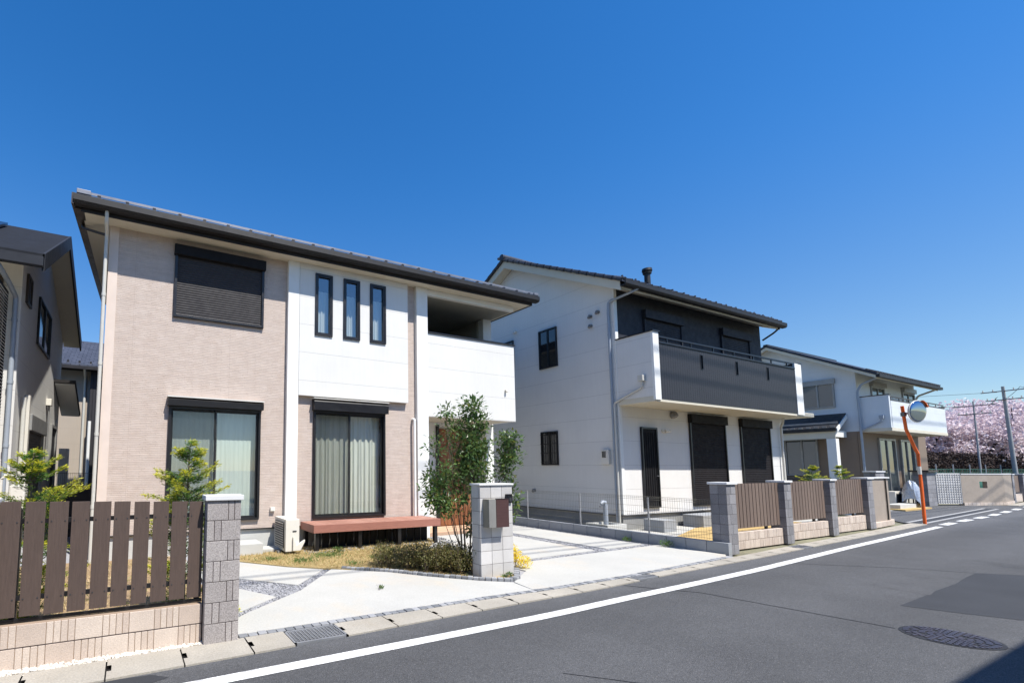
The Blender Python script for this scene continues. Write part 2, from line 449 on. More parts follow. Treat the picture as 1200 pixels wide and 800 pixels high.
class MB:
    def __init__(s): s.v = []; s.f = []
    def box(s, x0, x1, y0, y1, z0, z1):
        b = len(s.v)
        s.v += [(x0, y0, z0), (x1, y0, z0), (x1, y1, z0), (x0, y1, z0), (x0, y0, z1), (x1, y0, z1), (x1, y1, z1), (x0, y1, z1)]
        s.f += [tuple(b + i for i in q) for q in ((0, 3, 2, 1), (4, 5, 6, 7), (0, 1, 5, 4), (1, 2, 6, 5), (2, 3, 7, 6), (3, 0, 4, 7))]
        return s
    def bt(s, T, u0, u1, v0, v1, n0, n1):
        a, b = T(u0, v0, n0), T(u1, v1, n1)
        lo = [min(p, q) for p, q in zip(a, b)]; hi = [max(p, q) for p, q in zip(a, b)]
        return s.box(lo[0], hi[0], lo[1], hi[1], lo[2], hi[2])
    def poly(s, *pts):
        b = len(s.v); s.v += [tuple(p) for p in pts]; s.f.append(tuple(range(b, b + len(pts)))); return s
    def hexa(s, P):  # eight corners, bottom ring then top ring
        b = len(s.v); s.v += [tuple(p) for p in P]
        s.f += [tuple(b + i for i in q) for q in ((0, 3, 2, 1), (4, 5, 6, 7), (0, 1, 5, 4), (1, 2, 6, 5), (2, 3, 7, 6), (3, 0, 4, 7))]
        return s
    def prism(s, prof, a0, a1, axis):
        """closed profile extruded along axis ('x' profile=(y,z); 'y' profile=(x,z); 'z' profile=(x,y))"""
        def P(p, a):
            return {'x': (a, p[0], p[1]), 'y': (p[0], a, p[1]), 'z': (p[0], p[1], a)}[axis]
        n = len(prof); b = len(s.v)
        s.v += [P(p, a0) for p in prof] + [P(p, a1) for p in prof]
        for i in range(n):
            j = (i + 1) % n; s.f.append((b + i, b + j, b + n + j, b + n + i))
        s.f.append(tuple(b + i for i in range(n))[::-1]); s.f.append(tuple(b + n + i for i in range(n)))
        return s
    def tube(s, pts, r, n=10, cap=True):
        pts = [Vector(p) for p in pts]
        rs = r if isinstance(r, (list, tuple)) else [r] * len(pts)
        rings = []
        up = Vector((0, 0, 1))
        for i, p in enumerate(pts):
            d = (pts[min(i + 1, len(pts) - 1)] - pts[max(i - 1, 0)]).normalized()
            a = d.cross(up)
            if a.length < .05: a = d.cross(Vector((0, 1, 0)))
            a.normalize(); c = d.cross(a).normalized()
            if i:
                # keep orientation steady
                if a.dot(pa) < 0: a, c = -a, -c
            pa = a
            b = len(s.v)
            for j in range(n):
                t = 2 * math.pi * j / n
                s.v.append(tuple(p + (a * math.cos(t) + c * math.sin(t)) * rs[i]))
            rings.append(b)
        for q, w_ in zip(rings, rings[1:]):
            for j in range(n):
                k = (j + 1) % n; s.f.append((q + j, q + k, w_ + k, w_ + j))
        if cap:
            s.f.append(tuple(rings[0] + j for j in range(n))[::-1]); s.f.append(tuple(rings[-1] + j for j in range(n)))
        return s
    def wall(s, T, u0, u1, v0, v1, holes=(), th=.15):
        us = sorted({u0, u1, *[h[0] for h in holes], *[h[1] for h in holes]})
        vs = sorted({v0, v1, *[h[2] for h in holes], *[h[3] for h in holes]})
        for a, b in zip(us, us[1:]):
            for c, d in zip(vs, vs[1:]):
                if any(h[0] < (a + b) / 2 < h[1] and h[2] < (c + d) / 2 < h[3] for h in holes): continue
                s.poly(T(a, c, 0), T(b, c, 0), T(b, d, 0), T(a, d, 0))
                s.poly(T(a, c, -th), T(a, d, -th), T(b, d, -th), T(b, c, -th))
        for h in list(holes) + [(u0, u1, v0, v1)]:
            a, b, c, d = h
            s.poly(T(a, c, 0), T(a, c, -th), T(b, c, -th), T(b, c, 0)); s.poly(T(a, d, 0), T(b, d, 0), T(b, d, -th), T(a, d, -th))
            s.poly(T(a, c, 0), T(a, d, 0), T(a, d, -th), T(a, c, -th)); s.poly(T(b, c, 0), T(b, c, -th), T(b, d, -th), T(b, d, 0))
        return s
    def build(s, name, mat, parent=None, bevel=0, smooth=False, root=None):
        me = bpy.data.meshes.new(name)
        org = wl(parent) if parent else Vector(root or (0, 0, 0))
        vv = [(a - org.x, b - org.y, c - org.z) for a, b, c in s.v]
        me.from_pydata(vv, [], s.f)
        bm = bmesh.new(); bm.from_mesh(me); bmesh.ops.recalc_face_normals(bm, faces=bm.faces)
        if bevel:
            bmesh.ops.remove_doubles(bm, verts=bm.verts, dist=1e-5)
            bmesh.ops.bevel(bm, geom=[e for e in bm.edges if len(e.link_faces) == 2 and e.calc_face_angle(0) > .6], offset=bevel, segments=2, affect='EDGES', profile=.6)
        bm.to_mesh(me); bm.free()
        me.materials.append(MT[mat])
        if smooth:
            for p in me.polygons: p.use_smooth = True
            if hasattr(me, 'set_sharp_from_angle'): me.set_sharp_from_angle(angle=math.radians(40))
        o = bpy.data.objects.new(name, me)
        COL.objects.link(o)
        if parent: o.parent = parent; ORG[o.name] = org
        else: o.location = org; ORG[o.name] = org.copy()
        return o

def bx(*a): return MB().box(*a)

def thing(name, loc, label, cat, group=None):
    o = bpy.data.objects.new(name, None); COL.objects.link(o)
    o.location = loc; o.empty_display_size = .2
    ORG[o.name] = Vector(loc)
    return tag(o, label, cat, group)
def tag(o, label, cat, group=None):
    o['label'] = label; o['category'] = cat
    if group: o['group'] = group
    return o
def setting(o, kind='structure', label=None, cat=None):
    o['kind'] = kind
    if label: o['label'] = label
    if cat: o['category'] = cat
    return o
def copy_tree(o, d=(0, 0, 0), parent=None):
    c = o.copy(); COL.objects.link(c)
    if parent is None: c.location = Vector(o.location) + Vector(d)
    else: c.parent = parent
    ORG[c.name] = wl(o) + Vector(d)
    for ch in list(o.children): copy_tree(ch, d, c)
    return c

def npmesh(name, V, F, mat, parent=None, attr=None, root=None):
    """V (n,3), F (m,k) arrays"""
    org = wl(parent) if parent else Vector(root or (0, 0, 0))
    me = bpy.data.meshes.new(name)
    V = np.asarray(V, np.float32) - np.array(org, np.float32)
    F = np.asarray(F, np.int32)
    me.vertices.add(len(V)); me.vertices.foreach_set('co', V.ravel())
    me.loops.add(F.size); me.loops.foreach_set('vertex_index', F.ravel())
    me.polygons.add(len(F)); me.polygons.foreach_set('loop_start', np.arange(0, F.size, F.shape[1], dtype=np.int32))
    me.update(calc_edges=True)
    if attr is not None:
        a = me.attributes.new('tip', 'FLOAT', 'POINT'); a.data.foreach_set('value', np.asarray(attr, np.float32))
    me.materials.append(MT[mat])
    o = bpy.data.objects.new(name, me); COL.objects.link(o)
    if parent: o.parent = parent; ORG[o.name] = org
    else: o.location = org; ORG[o.name] = org.copy()
    return o

def leaves(P, L, W, D=None, up=.3, tips=None):
    """folded rhombic leaves at P, length L, width W along directions D"""
    n = len(P)
    if D is None: D = nr.normal(size=(n, 3))
    D = D / np.linalg.norm(D, axis=1, keepdims=True)
    R = nr.normal(size=(n, 3)); R[:, 2] += up * 4
    s = np.cross(D, R); s /= np.linalg.norm(s, axis=1, keepdims=True) + 1e-9
    nn = np.cross(s, D)
    Ls = (L * nr.uniform(.65, 1.25, n))[:, None]; Ws = Ls * W / L
    a = P; c = P + D * Ls; mid = P + D * Ls * .45
    b = mid + s * Ws * .5 + nn * Ws * .12; d = mid - s * Ws * .5 + nn * Ws * .12
    V = np.stack([a, b, c, d], 1).reshape(-1, 3)
    i = np.arange(n)[:, None] * 4
    F = np.concatenate([i + np.array([[0, 1, 2]]), i + np.array([[0, 2, 3]])], 1).reshape(-1, 3)
    return V, F
def sphere_pts(n, c, r):
    p = nr.normal(size=(n, 3)); p /= np.linalg.norm(p, axis=1, keepdims=True)
    return np.array(c) + p * (nr.uniform(0, 1, n) ** (1 / 2.2))[:, None] * np.array(r)

ICO_V = None
def pebbles(P, r, flat=.6):
    t = (1 + 5 ** .5) / 2
    v = np.array([(-1, t, 0), (1, t, 0), (-1, -t, 0), (1, -t, 0), (0, -1, t), (0, 1, t), (0, -1, -t), (0, 1, -t), (t, 0, -1), (t, 0, 1), (-t, 0, -1), (-t, 0, 1)], float)
    v /= np.linalg.norm(v[0])
    f = np.array([(0, 11, 5), (0, 5, 1), (0, 1, 7), (0, 7, 10), (0, 10, 11), (1, 5, 9), (5, 11, 4), (11, 10, 2), (10, 7, 6), (7, 1, 8), (3, 9, 4), (3, 4, 2), (3, 2, 6), (3, 6, 8), (3, 8, 9), (4, 9, 5), (2, 4, 11), (6, 2, 10), (8, 6, 7), (9, 8, 1)])
    n = len(P)
    sc = nr.uniform(.6, 1.3, (n, 1, 3)) * r * nr.uniform(.7, 1.2, (n, 1, 1)); sc[:, :, 2] *= flat
    a = nr.uniform(0, 6.28, n); c, s_ = np.cos(a), np.sin(a)
    q = v[None] * sc * nr.uniform(.85, 1.15, (n, 12, 1))
    x = q[..., 0] * c[:, None] - q[..., 1] * s_[:, None]; y = q[..., 0] * s_[:, None] + q[..., 1] * c[:, None]
    V = np.stack([x, y, q[..., 2]], -1) + P[:, None, :]
    F = (f[None] + (np.arange(n) * 12)[:, None, None]).reshape(-1, 3)
    return V.reshape(-1, 3), F
def in_poly(n, poly):
    poly = np.array(poly, float); lo, hi = poly.min(0), poly.max(0)
    out = []
    cnt = 0
    while cnt < n:
        p = nr.uniform(lo, hi, (n, 2)); ins = np.zeros(n, bool); j = len(poly) - 1
        for i in range(len(poly)):
            xi, yi = poly[i]; xj, yj = poly[j]
            c = ((yi > p[:, 1]) != (yj > p[:, 1])) & (p[:, 0] < (xj - xi) * (p[:, 1] - yi) / (yj - yi + 1e-12) + xi)
            ins ^= c; j = i
        out.append(p[ins]); cnt += ins.sum()
    return np.concatenate(out)[:n]
def interp(pl, x):
    return float(np.interp(x, [p[0] for p in pl], [p[1] for p in pl]))

# ---------------------------------------------------------------- street setting
OUT = [(-40, 3.2), (-8, 4.15), (-.1, 4.38), (1.4, 4.42), (3, 4.50), (4.4, 4.56), (5.5, 4.58), (6.4, 4.62), (7.8, 4.73), (11.1, 4.86), (13.75, 5.03), (19.2, 5.32), (22.4, 5.50), (30, 5.98), (38.7, 6.45), (60, 7.6), (140, 12)]
INN = [(-40, 3.7), (-8, 4.58), (-.85, 4.80), (1.1, 4.84), (2.9, 4.85), (4.2, 4.87), (5.5, 4.84), (7.04, 4.87), (8.6, 4.96), (10.3, 5.08), (13, 5.27), (19.3, 5.64), (22.4, 5.85), (30, 6.3), (38.7, 6.8), (60, 7.95), (140, 12.4)]
LIN = [(-40, 3.0), (-8, 3.9), (.7, 3.93), (2.3, 3.95), (4.5, 3.99), (5.9, 4.07), (7.6, 4.14), (9.7, 4.25), (14.1, 4.58), (21.8, 5.06)]
def strip_mesh(xs, lo, hi, z, mb=None):
    mb = mb or MB()
    for a, b in zip(xs, xs[1:]):
        mb.poly((a, lo(a), z), (b, lo(b), z), (b, hi(b), z), (a, hi(a), z))
    return mb
gr = MB().poly((-400, -400, -.03), (600, -400, -.03), (600, 600, -.03), (-400, 600, -.03)).build('ground', 'far_ground'); setting(gr)
xs = list(np.arange(-40, 140.1, 1.5))
road = strip_mesh(xs, lambda x: interp(OUT, x) - 6.6, lambda x: interp(OUT, x), 0.0).build('road', 'asphalt'); setting(road)
xs2 = list(np.arange(-12, 21.81, .6)) + [21.8]
ln = strip_mesh(xs2, lambda x: interp(LIN, x), lambda x: interp(LIN, x) + .148, .004).build('road_edge_line', 'road_paint'); setting(ln)
xs3 = [x for x in np.arange(-14, 60, 1.2)]
ln2 = strip_mesh(xs3, lambda x: interp(OUT, x) - 6.0, lambda x: interp(OUT, x) - 5.85, .004).build('far_edge_line', 'road_paint'); setting(ln2)
# junction dashes
mb = MB()
for x0 in (22.6, 24.7, 26.8, 29.0, 31.4, 34, 37, 40, 43, 46):
    y = lambda x: interp([(22.2, 5.13), (25, 5.28), (28.4, 5.40), (35, 5.85), (50, 6.75)], x)
    mb.poly((x0, y(x0), .004), (x0 + 1.25, y(x0 + 1.25), .004), (x0 + 1.25, y(x0 + 1.25) + .2, .004), (x0, y(x0) + .2, .004))
setting(mb.build('junction_dashes', 'road_paint'))
# gutter slabs (L-shaped gutter covers) with gaps and hand slots
def gutter(x0, x1, name):
    mb = MB(); x = x0; z = .014
    while x < x1 - .05:
        b = min(x + .6, x1)
        g = .006
        P = lambda xx, t: (xx, interp(OUT, xx) * (1 - t) + interp(INN, xx) * t)
        a0, a1, b0, b1 = P(x + g, 0), P(x + g, 1), P(b - g, 0), P(b - g, 1)
        # notch in the joint, the lifting slot of each cover
        zt = z + .003 * rnd.random()
        s0, s1 = P(x + g, .38), P(x + g, .66)
        w_ = .034
        mb.poly((*a0, zt), (*b0, zt), (b0[0], P(b, .38)[1], zt), (s0[0] + w_, s0[1], zt), (*s0, zt))
        mb.poly((s0[0] + w_, s0[1], zt), (b0[0], P(b, .38)[1], zt), (b0[0], P(b, .66)[1], zt), (s1[0] + w_, s1[1], zt))
        mb.poly((*s1, zt), (s1[0] + w_, s1[1], zt), (b0[0], P(b, .66)[1], zt), (*b1, zt), (*a1, zt))
        mb.poly((*a0, zt), (*b0, zt), (*b0, -.02), (*a0, -.02))
        mb.poly((*a1, zt + .0), (*b1, zt + .0), (*b1, -.02), (*a1, -.02))
        x = b
    return mb
GR = [(1.50, 2.06), (7.02, 7.55), (13.0, 13.5)]
gm = MB()
for a, b in ((-12.1, 1.50), (2.06, 7.02), (7.55, 13.0), (13.5, 22.3), (37.9, 60)):
    q = gutter(a, b, ''); o_ = len(gm.v); gm.v += q.v; gm.f += [tuple(i + o_ for i in f) for f in q.f]
setting(gm.build('gutter', 'gutter_concrete'))
setting(strip_mesh([x for x in np.arange(-12, 60, .8)], lambda x: interp(OUT, x) + .004, lambda x: interp(INN, x) - .004, -.019).build('gutter_channel', 'black_rubber'))
for i, (a, b) in enumerate(GR):
    r = thing('drain_grate', ((a + b) / 2, interp(OUT, a) + .15, 0), ['steel drain grate in the gutter just right of the picket fence pillar', 'steel drain grate in the gutter in front of the driveway of the white house', 'steel drain grate in the gutter below the first vertical fence panel'][i], 'drain grate', 'steel grates set in the gutter')
    f0, f1 = interp(OUT, (a + b) / 2) + .02, interp(INN, (a + b) / 2) - .02
    f = MB()
    f.box(a, b, f0, f0 + .02, -.01, .018); f.box(a, b, f1 - .02, f1, -.01, .018); f.box(a, a + .02, f0, f1, -.01, .018); f.box(b - .02, b, f0, f1, -.01, .018)
    f.build('grate_frame', 'grate_steel', r)
    g = MB(); nx = 15
    for j in range(1, nx): g.box(a + (b - a) * j / nx - .004, a + (b - a) * j / nx + .004, f0 + .02, f1 - .02, .004, .015)
    for j in range(1, 9): g.box(a + .02, b - .02, f0 + (f1 - f0) * j / 9 - .004, f0 + (f1 - f0) * j / 9 + .004, .004, .0135)
    g.build('grate_bars', 'grate_steel', r)
# asphalt patches and joints
def sheet(pts, z): return MB().poly(*[(x, y, z) for x, y in pts])
setting(sheet([(8.70, 2.44), (9.32, 2.46), (9.77, 2.475), (9.80, 2.45), (10.13, 2.50), (11.11, 2.52), (11.84, 2.585), (12.53, 2.62), (13.3, 1.9), (13.6, .4), (10.4, .4), (9.9, 1.1), (9.09, 1.62), (8.86, 2.05)], .003).build('asphalt_patch', 'asphalt_patch'))
setting(sheet([(-3.2, 4.02), (.15, 4.16), (.36, 4.24), (.24, 4.35), (.0, 4.374), (-3.2, 4.27)], .003).build('asphalt_patch', 'asphalt_patch'))
cr = MB()
def crack(pts, wd):
    out = []
    for (x0, y0), (x1, y1) in zip(pts, pts[1:]):
        n = max(2, int(math.hypot(x1 - x0, y1 - y0) / .12))
        for i in range(n): out.append((x0 + (x1 - x0) * i / n + rnd.gauss(0, .004), y0 + (y1 - y0) * i / n + rnd.gauss(0, .004)))
    out.append(pts[-1])
    for p, q in zip(out, out[1:]):
        d = Vector((q[0] - p[0], q[1] - p[1])).normalized(); nx, ny = -d.y * wd / 2, d.x * wd / 2
        cr.poly((p[0] - nx, p[1] - ny, .0035), (q[0] - nx, q[1] - ny, .0035), (q[0] + nx, q[1] + ny, .0035), (p[0] + nx, p[1] + ny, .0035))
crack([(6.55, 4.6), (6.85, 4.2), (7.12, 3.89), (7.28, 2.94), (7.36, 2.44), (7.41, 2.13)], .018)
crack([(7.55, 1.45), (7.7, .9), (7.9, -1.2)], .012)
crack([(10.35, 4.5), (10.84, 4.32), (11.98, 3.36), (12.55, 2.61), (13.3, 1.9), (14.2, .6)], .014)
crack([(20.4, 4.9), (22, 2.2), (23, -.8)], .02)
crack([(3.3, 2.9), (4.2, 2.0), (5.0, .8)], .009)
setting(cr.build('asphalt_joints', 'tar'))
# side street and its concrete strips
setting(sheet([(22.3, 5.5), (30, 5.98), (38, 6.42), (37.2, 7.1), (34.9, 8.05), (33.4, 8.3), (33.0, 22), (26.0, 22), (25.2, 9), (23.0, 6.4), (22.3, 5.95)], .002).build('side_street', 'asphalt'))
setting(strip_mesh([22.6, 26, 30, 34], lambda x: interp([(22.6, 5.60), (34, 6.26)], x), lambda x: interp([(22.6, 5.70), (34, 6.36)], x), .006).build('kerb_strip', 'street_concrete'))
setting(strip_mesh([22.6, 26, 30, 34], lambda x: interp([(22.6, 5.95), (34, 6.62)], x), lambda x: interp([(22.6, 6.05), (34, 6.72)], x), .006).build('kerb_strip', 'street_concrete'))
setting(strip_mesh([22.6, 26, 30, 34], lambda x: interp([(22.6, 5.70), (34, 6.36)], x), lambda x: interp([(22.6, 5.95), (34, 6.62)], x), .005).build('drain_strip', 'asphalt_patch'))
setting(sheet([(24.0, 7.6), (33.4, 8.35), (33.2, 9.1), (24.6, 8.6)], .006).build('forecourt', 'slab_concrete'))

# manhole cover
mh = thing('manhole_cover', (7.52, 1.78, 0), 'round cast iron manhole cover with a block pattern set in the asphalt', 'manhole cover')
def disc(cx, cy, r, z0, z1, n=48):
    return MB().prism([(cx + r * math.cos(2 * math.pi * i / n), cy + r * math.sin(2 * math.pi * i / n)) for i in range(n)], z0, z1, 'z')
disc(7.52, 1.78, .345, -.01, .004).build('rim', 'tar', mh)
pl = MB()
for ring, (r0, r1, n) in enumerate(((.315, .275, 44), (.26, .22, 36), (.205, .165, 28), (.15, .11, 20), (.095, .055, 12))):
    for i in range(n):
        if rnd.random() < .12: continue
        a0 = 2 * math.pi * (i + .12) / n; a1 = 2 * math.pi * (i + .78) / n
        P = lambda r, a, z: (7.52 + r * math.cos(a), 1.78 + r * math.sin(a), z)
        pl.hexa([P(r1, a0, .003), P(r0, a0, .003), P(r0, a1, .003), P(r1, a1, .003), P(r1, a0, .011), P(r0, a0, .011), P(r0, a1, .011), P(r1, a1, .011)])
pl.build('raised_pattern', 'iron', mh)
disc(7.52, 1.78, .035, .003, .012, 16).build('centre_boss', 'iron', mh)

# driveway concrete: slabs between gravel strips, lawn, cobbles
setting(sheet([(1.05, 4.8), (10.6, 5.0), (10.6, 16), (-6, 16), (-6, 5.3), (1.05, 5.3)], .004).build('gravel_bed', 'gravel_grey'))
def slab(pts, name='driveway_slab', z=.022):
    mb = MB().prism(pts, -.02, z, 'z'); return setting(mb.build(name, 'slab_concrete', bevel=.004))
CB = lambda x: interp(INN, x) + .10
slab([(1.06, CB(1.06)), (2.9, CB(2.9)), (4.3, CB(4.3)), (5.10, CB(5.1)), (5.17, 5.40), (4.79, 5.68), (4.25, 6.26), (3.86, 6.78), (3.25, 7.29), (3.10, 7.40), (2.2, 6.32), (1.36, 5.66), (1.06, 5.40)])
slab([(5.11, CB(5.1)), (7.2, CB(7.2)), (8.8, CB(8.8)), (10.42, CB(10.42)), (10.64, 5.3), (10.64, 6.62), (7.0, 6.48), (5.9, 6.42), (5.95, 5.9), (5.2, 5.40)])
slab([(1.06, 5.52), (1.34, 5.78), (1.80, 6.14), (1.45, 6.78), (1.06, 6.95)])
slab([(2.26, 6.62), (2.98, 7.45), (2.5, 7.86), (1.85, 8.66), (.9, 9.2), (.9, 7.65), (1.62, 7.35)])
slab([(5.9, 6.60), (7.0, 6.66), (8.72, 6.75), (8.75, 10.0), (8.75, 10.9), (7.0, 10.9), (6.9, 9.3), (5.6, 9.2), (5.6, 8.2), (5.85, 7.6)])
slab([(9.12, 6.77), (10.4, 6.83), (10.4, 13), (9.12, 13)])
slab([(8.76, 10.95), (9.1, 10.95), (9.1, 13), (8.76, 13)])
# porch floor
setting(bx(6.6, 8.7, 9.9, 10.95, -.02, .10).build('porch_floor', 'terracotta', bevel=.01))
# gravel
P2 = np.concatenate([in_poly(900, [(1.3, 6.9), (1.9, 6.15), (2.3, 6.65), (1.6, 7.4), (1.06, 7.5), (1.06, 7.0)]),
                     in_poly(650, [(1.06, 5.4), (1.36, 5.66), (2.2, 6.3), (3.1, 7.38), (3.02, 7.46), (2.0, 6.4), (1.3, 5.8), (1.06, 5.55)]),
                     in_poly(700, [(5.9, 6.44), (10.6, 6.64), (10.6, 6.8), (5.9, 6.60)]), in_poly(1300, [(8.74, 6.76), (9.12, 6.78), (9.12, 10.9), (8.74, 10.9)]),
                     in_poly(500, [(10.42, 6.8), (10.6, 6.8), (10.6, 12), (10.42, 12)])])
V, F = pebbles(np.c_[P2, nr.uniform(.004, .014, len(P2))], .013)
setting(npmesh('gravel', V, F, 'gravel_grey'), 'stuff', 'grey gravel in the strips between the driveway slabs', 'gravel')
# pebble band below the brick wall
P2 = in_poly(2600, [(-4, 4.73), (-.85, 4.805), (.72, 4.84), (.72, 4.91), (-4, 4.91)])
V, F = pebbles(np.c_[P2, nr.uniform(.004, .02, len(P2))], .016, .7)
setting(npmesh('pebbles', V, F, 'pebble'), 'stuff', 'band of pale pebbles along the foot of the low beige wall', 'pebbles')
setting(sheet([(-6, 4.6), (1.05, 4.84), (1.05, 4.95), (-6, 4.95)], .004).build('pebble_bed', 'pebble'))
# cobble edging
cb = MB()
def cobbles(pts, wd, hgt, step, jit=.004):
    d = 0
    for (x0, y0), (x1, y1) in zip(pts, pts[1:]):
        L = math.hypot(x1 - x0, y1 - y0); n = max(1, round(L / step)); ux, uy = (x1 - x0) / L, (y1 - y0) / L
        for i in range(n):
            a = L * i / n + .005; b = L * (i + 1) / n - .005
            h = hgt + rnd.uniform(-.004, .004); o = rnd.uniform(-jit, jit)
            Q = [(x0 + ux * t - uy * s_, y0 + uy * t + ux * s_) for t, s_ in ((a, o), (b, o), (b, wd + o), (a, wd + o))]
            cb.hexa([(*q, -.02) for q in Q] + [(*q, h) for q in Q])
cobbles([(x, interp(INN, x) + .004) for x in (1.05, 2.9, 4.2, 5.5, 7.04, 8.6, 10.3)], .088, .024, .10)
setting(cb.build('cobble_edging', 'cobble', bevel=.006))
cb = MB()
cobbles([(3.25, 7.33), (3.86, 6.80), (4.25, 6.28), (4.79, 5.70), (5.17, 5.44), (5.42, 5.50), (5.9, 6.0)], .085, .06, .085, .006)
o = tag(cb.build('planter_edging', 'cobble', bevel=.008), 'row of small grey cobbles edging the planting bed at the letterbox pillar', 'edging')
# planting bed + lawn
LAWN = [(1.86, 8.68), (2.52, 7.88), (3.1, 7.42), (3.86, 6.86), (4.25, 6.34), (4.85, 5.74), (5.17, 5.50), (5.4, 5.56), (5.86, 6.04), (5.8, 7.4), (5.6, 8.3), (6.5, 9.2), (6.5, 9.7), (1.4, 9.7)]
setting(MB().prism(LAWN, -.02, .03, 'z').build('planting_bed', 'lawn_soil'))
GP = in_poly(26000, LAWN)
keep = ~((GP[:, 1] < 6.45) & (GP[:, 0] > 4.8))
GP = GP[keep]
n = len(GP)
base = np.c_[GP, np.full(n, .028)]
d = nr.normal(size=(n, 3)) * .8; d[:, 2] = nr.uniform(.35, 1.1, n)
V, F = leaves(base, .055, .006, d, up=0)
setting(npmesh('dry_lawn', V, F, 'dry_grass'), 'stuff', 'straw coloured dormant lawn in front of the wooden deck', 'grass')

gpts = []
for cx_g, cy_g, rg, ng in ((2.9, 8.2, .25, 260), (3.5, 8.5, .3, 420), (4.3, 7.9, .22, 240), (2.4, 8.6, .2, 160), (4.9, 8.5, .3, 260), (3.6, 7.6, .15, 110), (5.5, 7.6, .3, 200)):
    q_ = nr.normal(size=(ng, 2)) * rg * .5; gpts.append(np.c_[q_[:, 0] + cx_g, q_[:, 1] + cy_g, np.full(ng, .03)])
gpts = np.concatenate(gpts); d = nr.normal(size=(len(gpts), 3)) * .8; d[:, 2] = nr.uniform(.5, 1.2, len(gpts))
V, F = leaves(gpts, .06, .011, d, up=0)
setting(npmesh('green_lawn_patches', V, F, 'weed_leaf'), 'stuff', 'green patches in the straw coloured lawn', 'grass')
# yard of the left plot and behind the slat fence
setting(sheet([(-12, 4.95), (1.02, 4.95), (1.02, 9.9), (-12, 9.9)], .016).build('front_yard', 'dirt'))
GP = in_poly(7000, [(-3, 5.3), (.9, 5.3), (.9, 9.5), (-3, 9.5)])
d = nr.normal(size=(len(GP), 3)) * .8; d[:, 2] = nr.uniform(.35, 1.1, len(GP))
V, F = leaves(np.c_[GP, np.full(len(GP), .016)], .08, .008, d, up=0)
setting(npmesh('dry_grass_tufts', V, F, 'dry_grass'), 'stuff', 'dry grass behind the brown slat fence', 'grass')
setting(sheet([(10.9, 5.5), (22, 6.3), (22, 20), (10.9, 20)], .03).build('house_plot', 'slab_concrete'))
setting(MB().prism([(11.2, 5.7), (13.6, 5.9), (19, 6.4), (19, 8.1), (14.4, 7.9), (11.6, 6.9)], .0, .05, 'z').build('straw_lawn', 'yellow_mat'))

# ---------------------------------------------------------------- masonry helpers
def courses(mb, T, u0, u1, v0, rows, rh, unit, ribs, th, shift=True, start=0, j=.005):
    """rows of split-face units; every other half unit is cut by ribs"""
    for r in range(rows):
        u = u0 - (unit if (shift and r % 2) else 0) * .0
        k = (r + start) % 2
        while u < u1 - .01:
            e = min(u + unit, u1)
            zc0, zc1 = v0 + r * rh + j, v0 + (r + 1) * rh - j
            if k % 2 == 0 or e - u < unit * .45:
                mb.bt(T, u + j / 2, e - j / 2, zc0, zc1, -th, 0)
            else:
                w_ = (e - u) / ribs
                for i in range(ribs):
                    mb.bt(T, u + i * w_ + j / 2, u + (i + 1) * w_ - j / 2, zc0, zc1, -th, -.002 * (i % 2))
            k += 1; u = e
    return mb
def split_pillar(name, x0, x1, y0, y1, h, label, cat, group=None, rows=7, mat='grey_block', cap=.02, capmat='stone_cap'):
    r = thing(name, ((x0 + x1) / 2, (y0 + y1) / 2, 0), label, cat, group)
    rh = h / rows; W = x1 - x0
    mb = MB()
    for i in range(rows):
        z0, z1 = i * rh + .003, (i + 1) * rh - .003
        cuts = [0, .62, .80, 1] if i % 2 == 0 else [0, .22, .42, 1]
        for a, b in zip(cuts, cuts[1:]):
            mb.box(x0 + a * W + .003, x0 + b * W - .003, y0 - .001 + rnd.random() * .002, y1, z0, z1)
    mb.build('blocks', mat, r, bevel=.004)
    bx(x0 + .006, x1 - .006, y0 + .006, y1 - .006, 0, h - .002).build('mortar_core', 'mortar', r)
    bx(x0 - cap, x1 + cap, y0 - cap, y1 + cap, h, h + .05).build('cap', capmat, r, bevel=.006)
    return r

# ---------------------------------------------------------------- left slat fence on beige wall
split_pillar('gate_pillar', .705, 1.035, 4.81, 5.02, 1.37, 'tall mottled grey block pillar at the right end of the brown slat fence', 'pillar', rows=7)
split_pillar('gate_pillar', -1.32, -1.0, 4.9, 5.1, 1.37, 'grey block pillar cut by the left edge of the photo at the slat fence', 'pillar', rows=7)
r = thing('block_wall', (-.15, 4.95, 0), 'low beige ribbed block wall under the brown slat fence', 'low wall')
mb = MB(); courses(mb, TF(4.91), -1.0, .70, 0, 2, .188, .2125, 4, .1)
mb.build('blocks', 'beige_block', r, bevel=.003)
bx(-.995, .695, 4.918, 5.005, 0, .372).build('mortar_core', 'mortar_light', r)
bx(-.995, .695, 4.914, 4.9175, .181, .195).build('bed_joint', 'mortar', r)
bx(-.995, .700, 4.975, 4.995, .381, .41).build('black_bar', 'black_frame', r)  # black bar between the wall top and the planks
mb = MB(); courses(mb, TF(4.91), -4.0, -1.33, 0, 2, .188, .2125, 4, .1)
r2 = thing('block_wall', (-2.6, 4.95, 0), 'low beige ribbed block wall left of the pillar at the photo edge', 'low wall')
mb.build('blocks', 'beige_block', r2, bevel=.003)
fe = thing('slat_fence', (-.15, 4.97, .38), 'brown fence of ten wide vertical planks with gaps on the low beige wall', 'fence')
PX_ = [(-.964, -.814), (-.784, -.636), (-.609, -.463), (-.438, -.299), (-.268, -.127), (-.103, .032), (.066, .199), (.231, .369), (.396, .535), (.558, .690)]
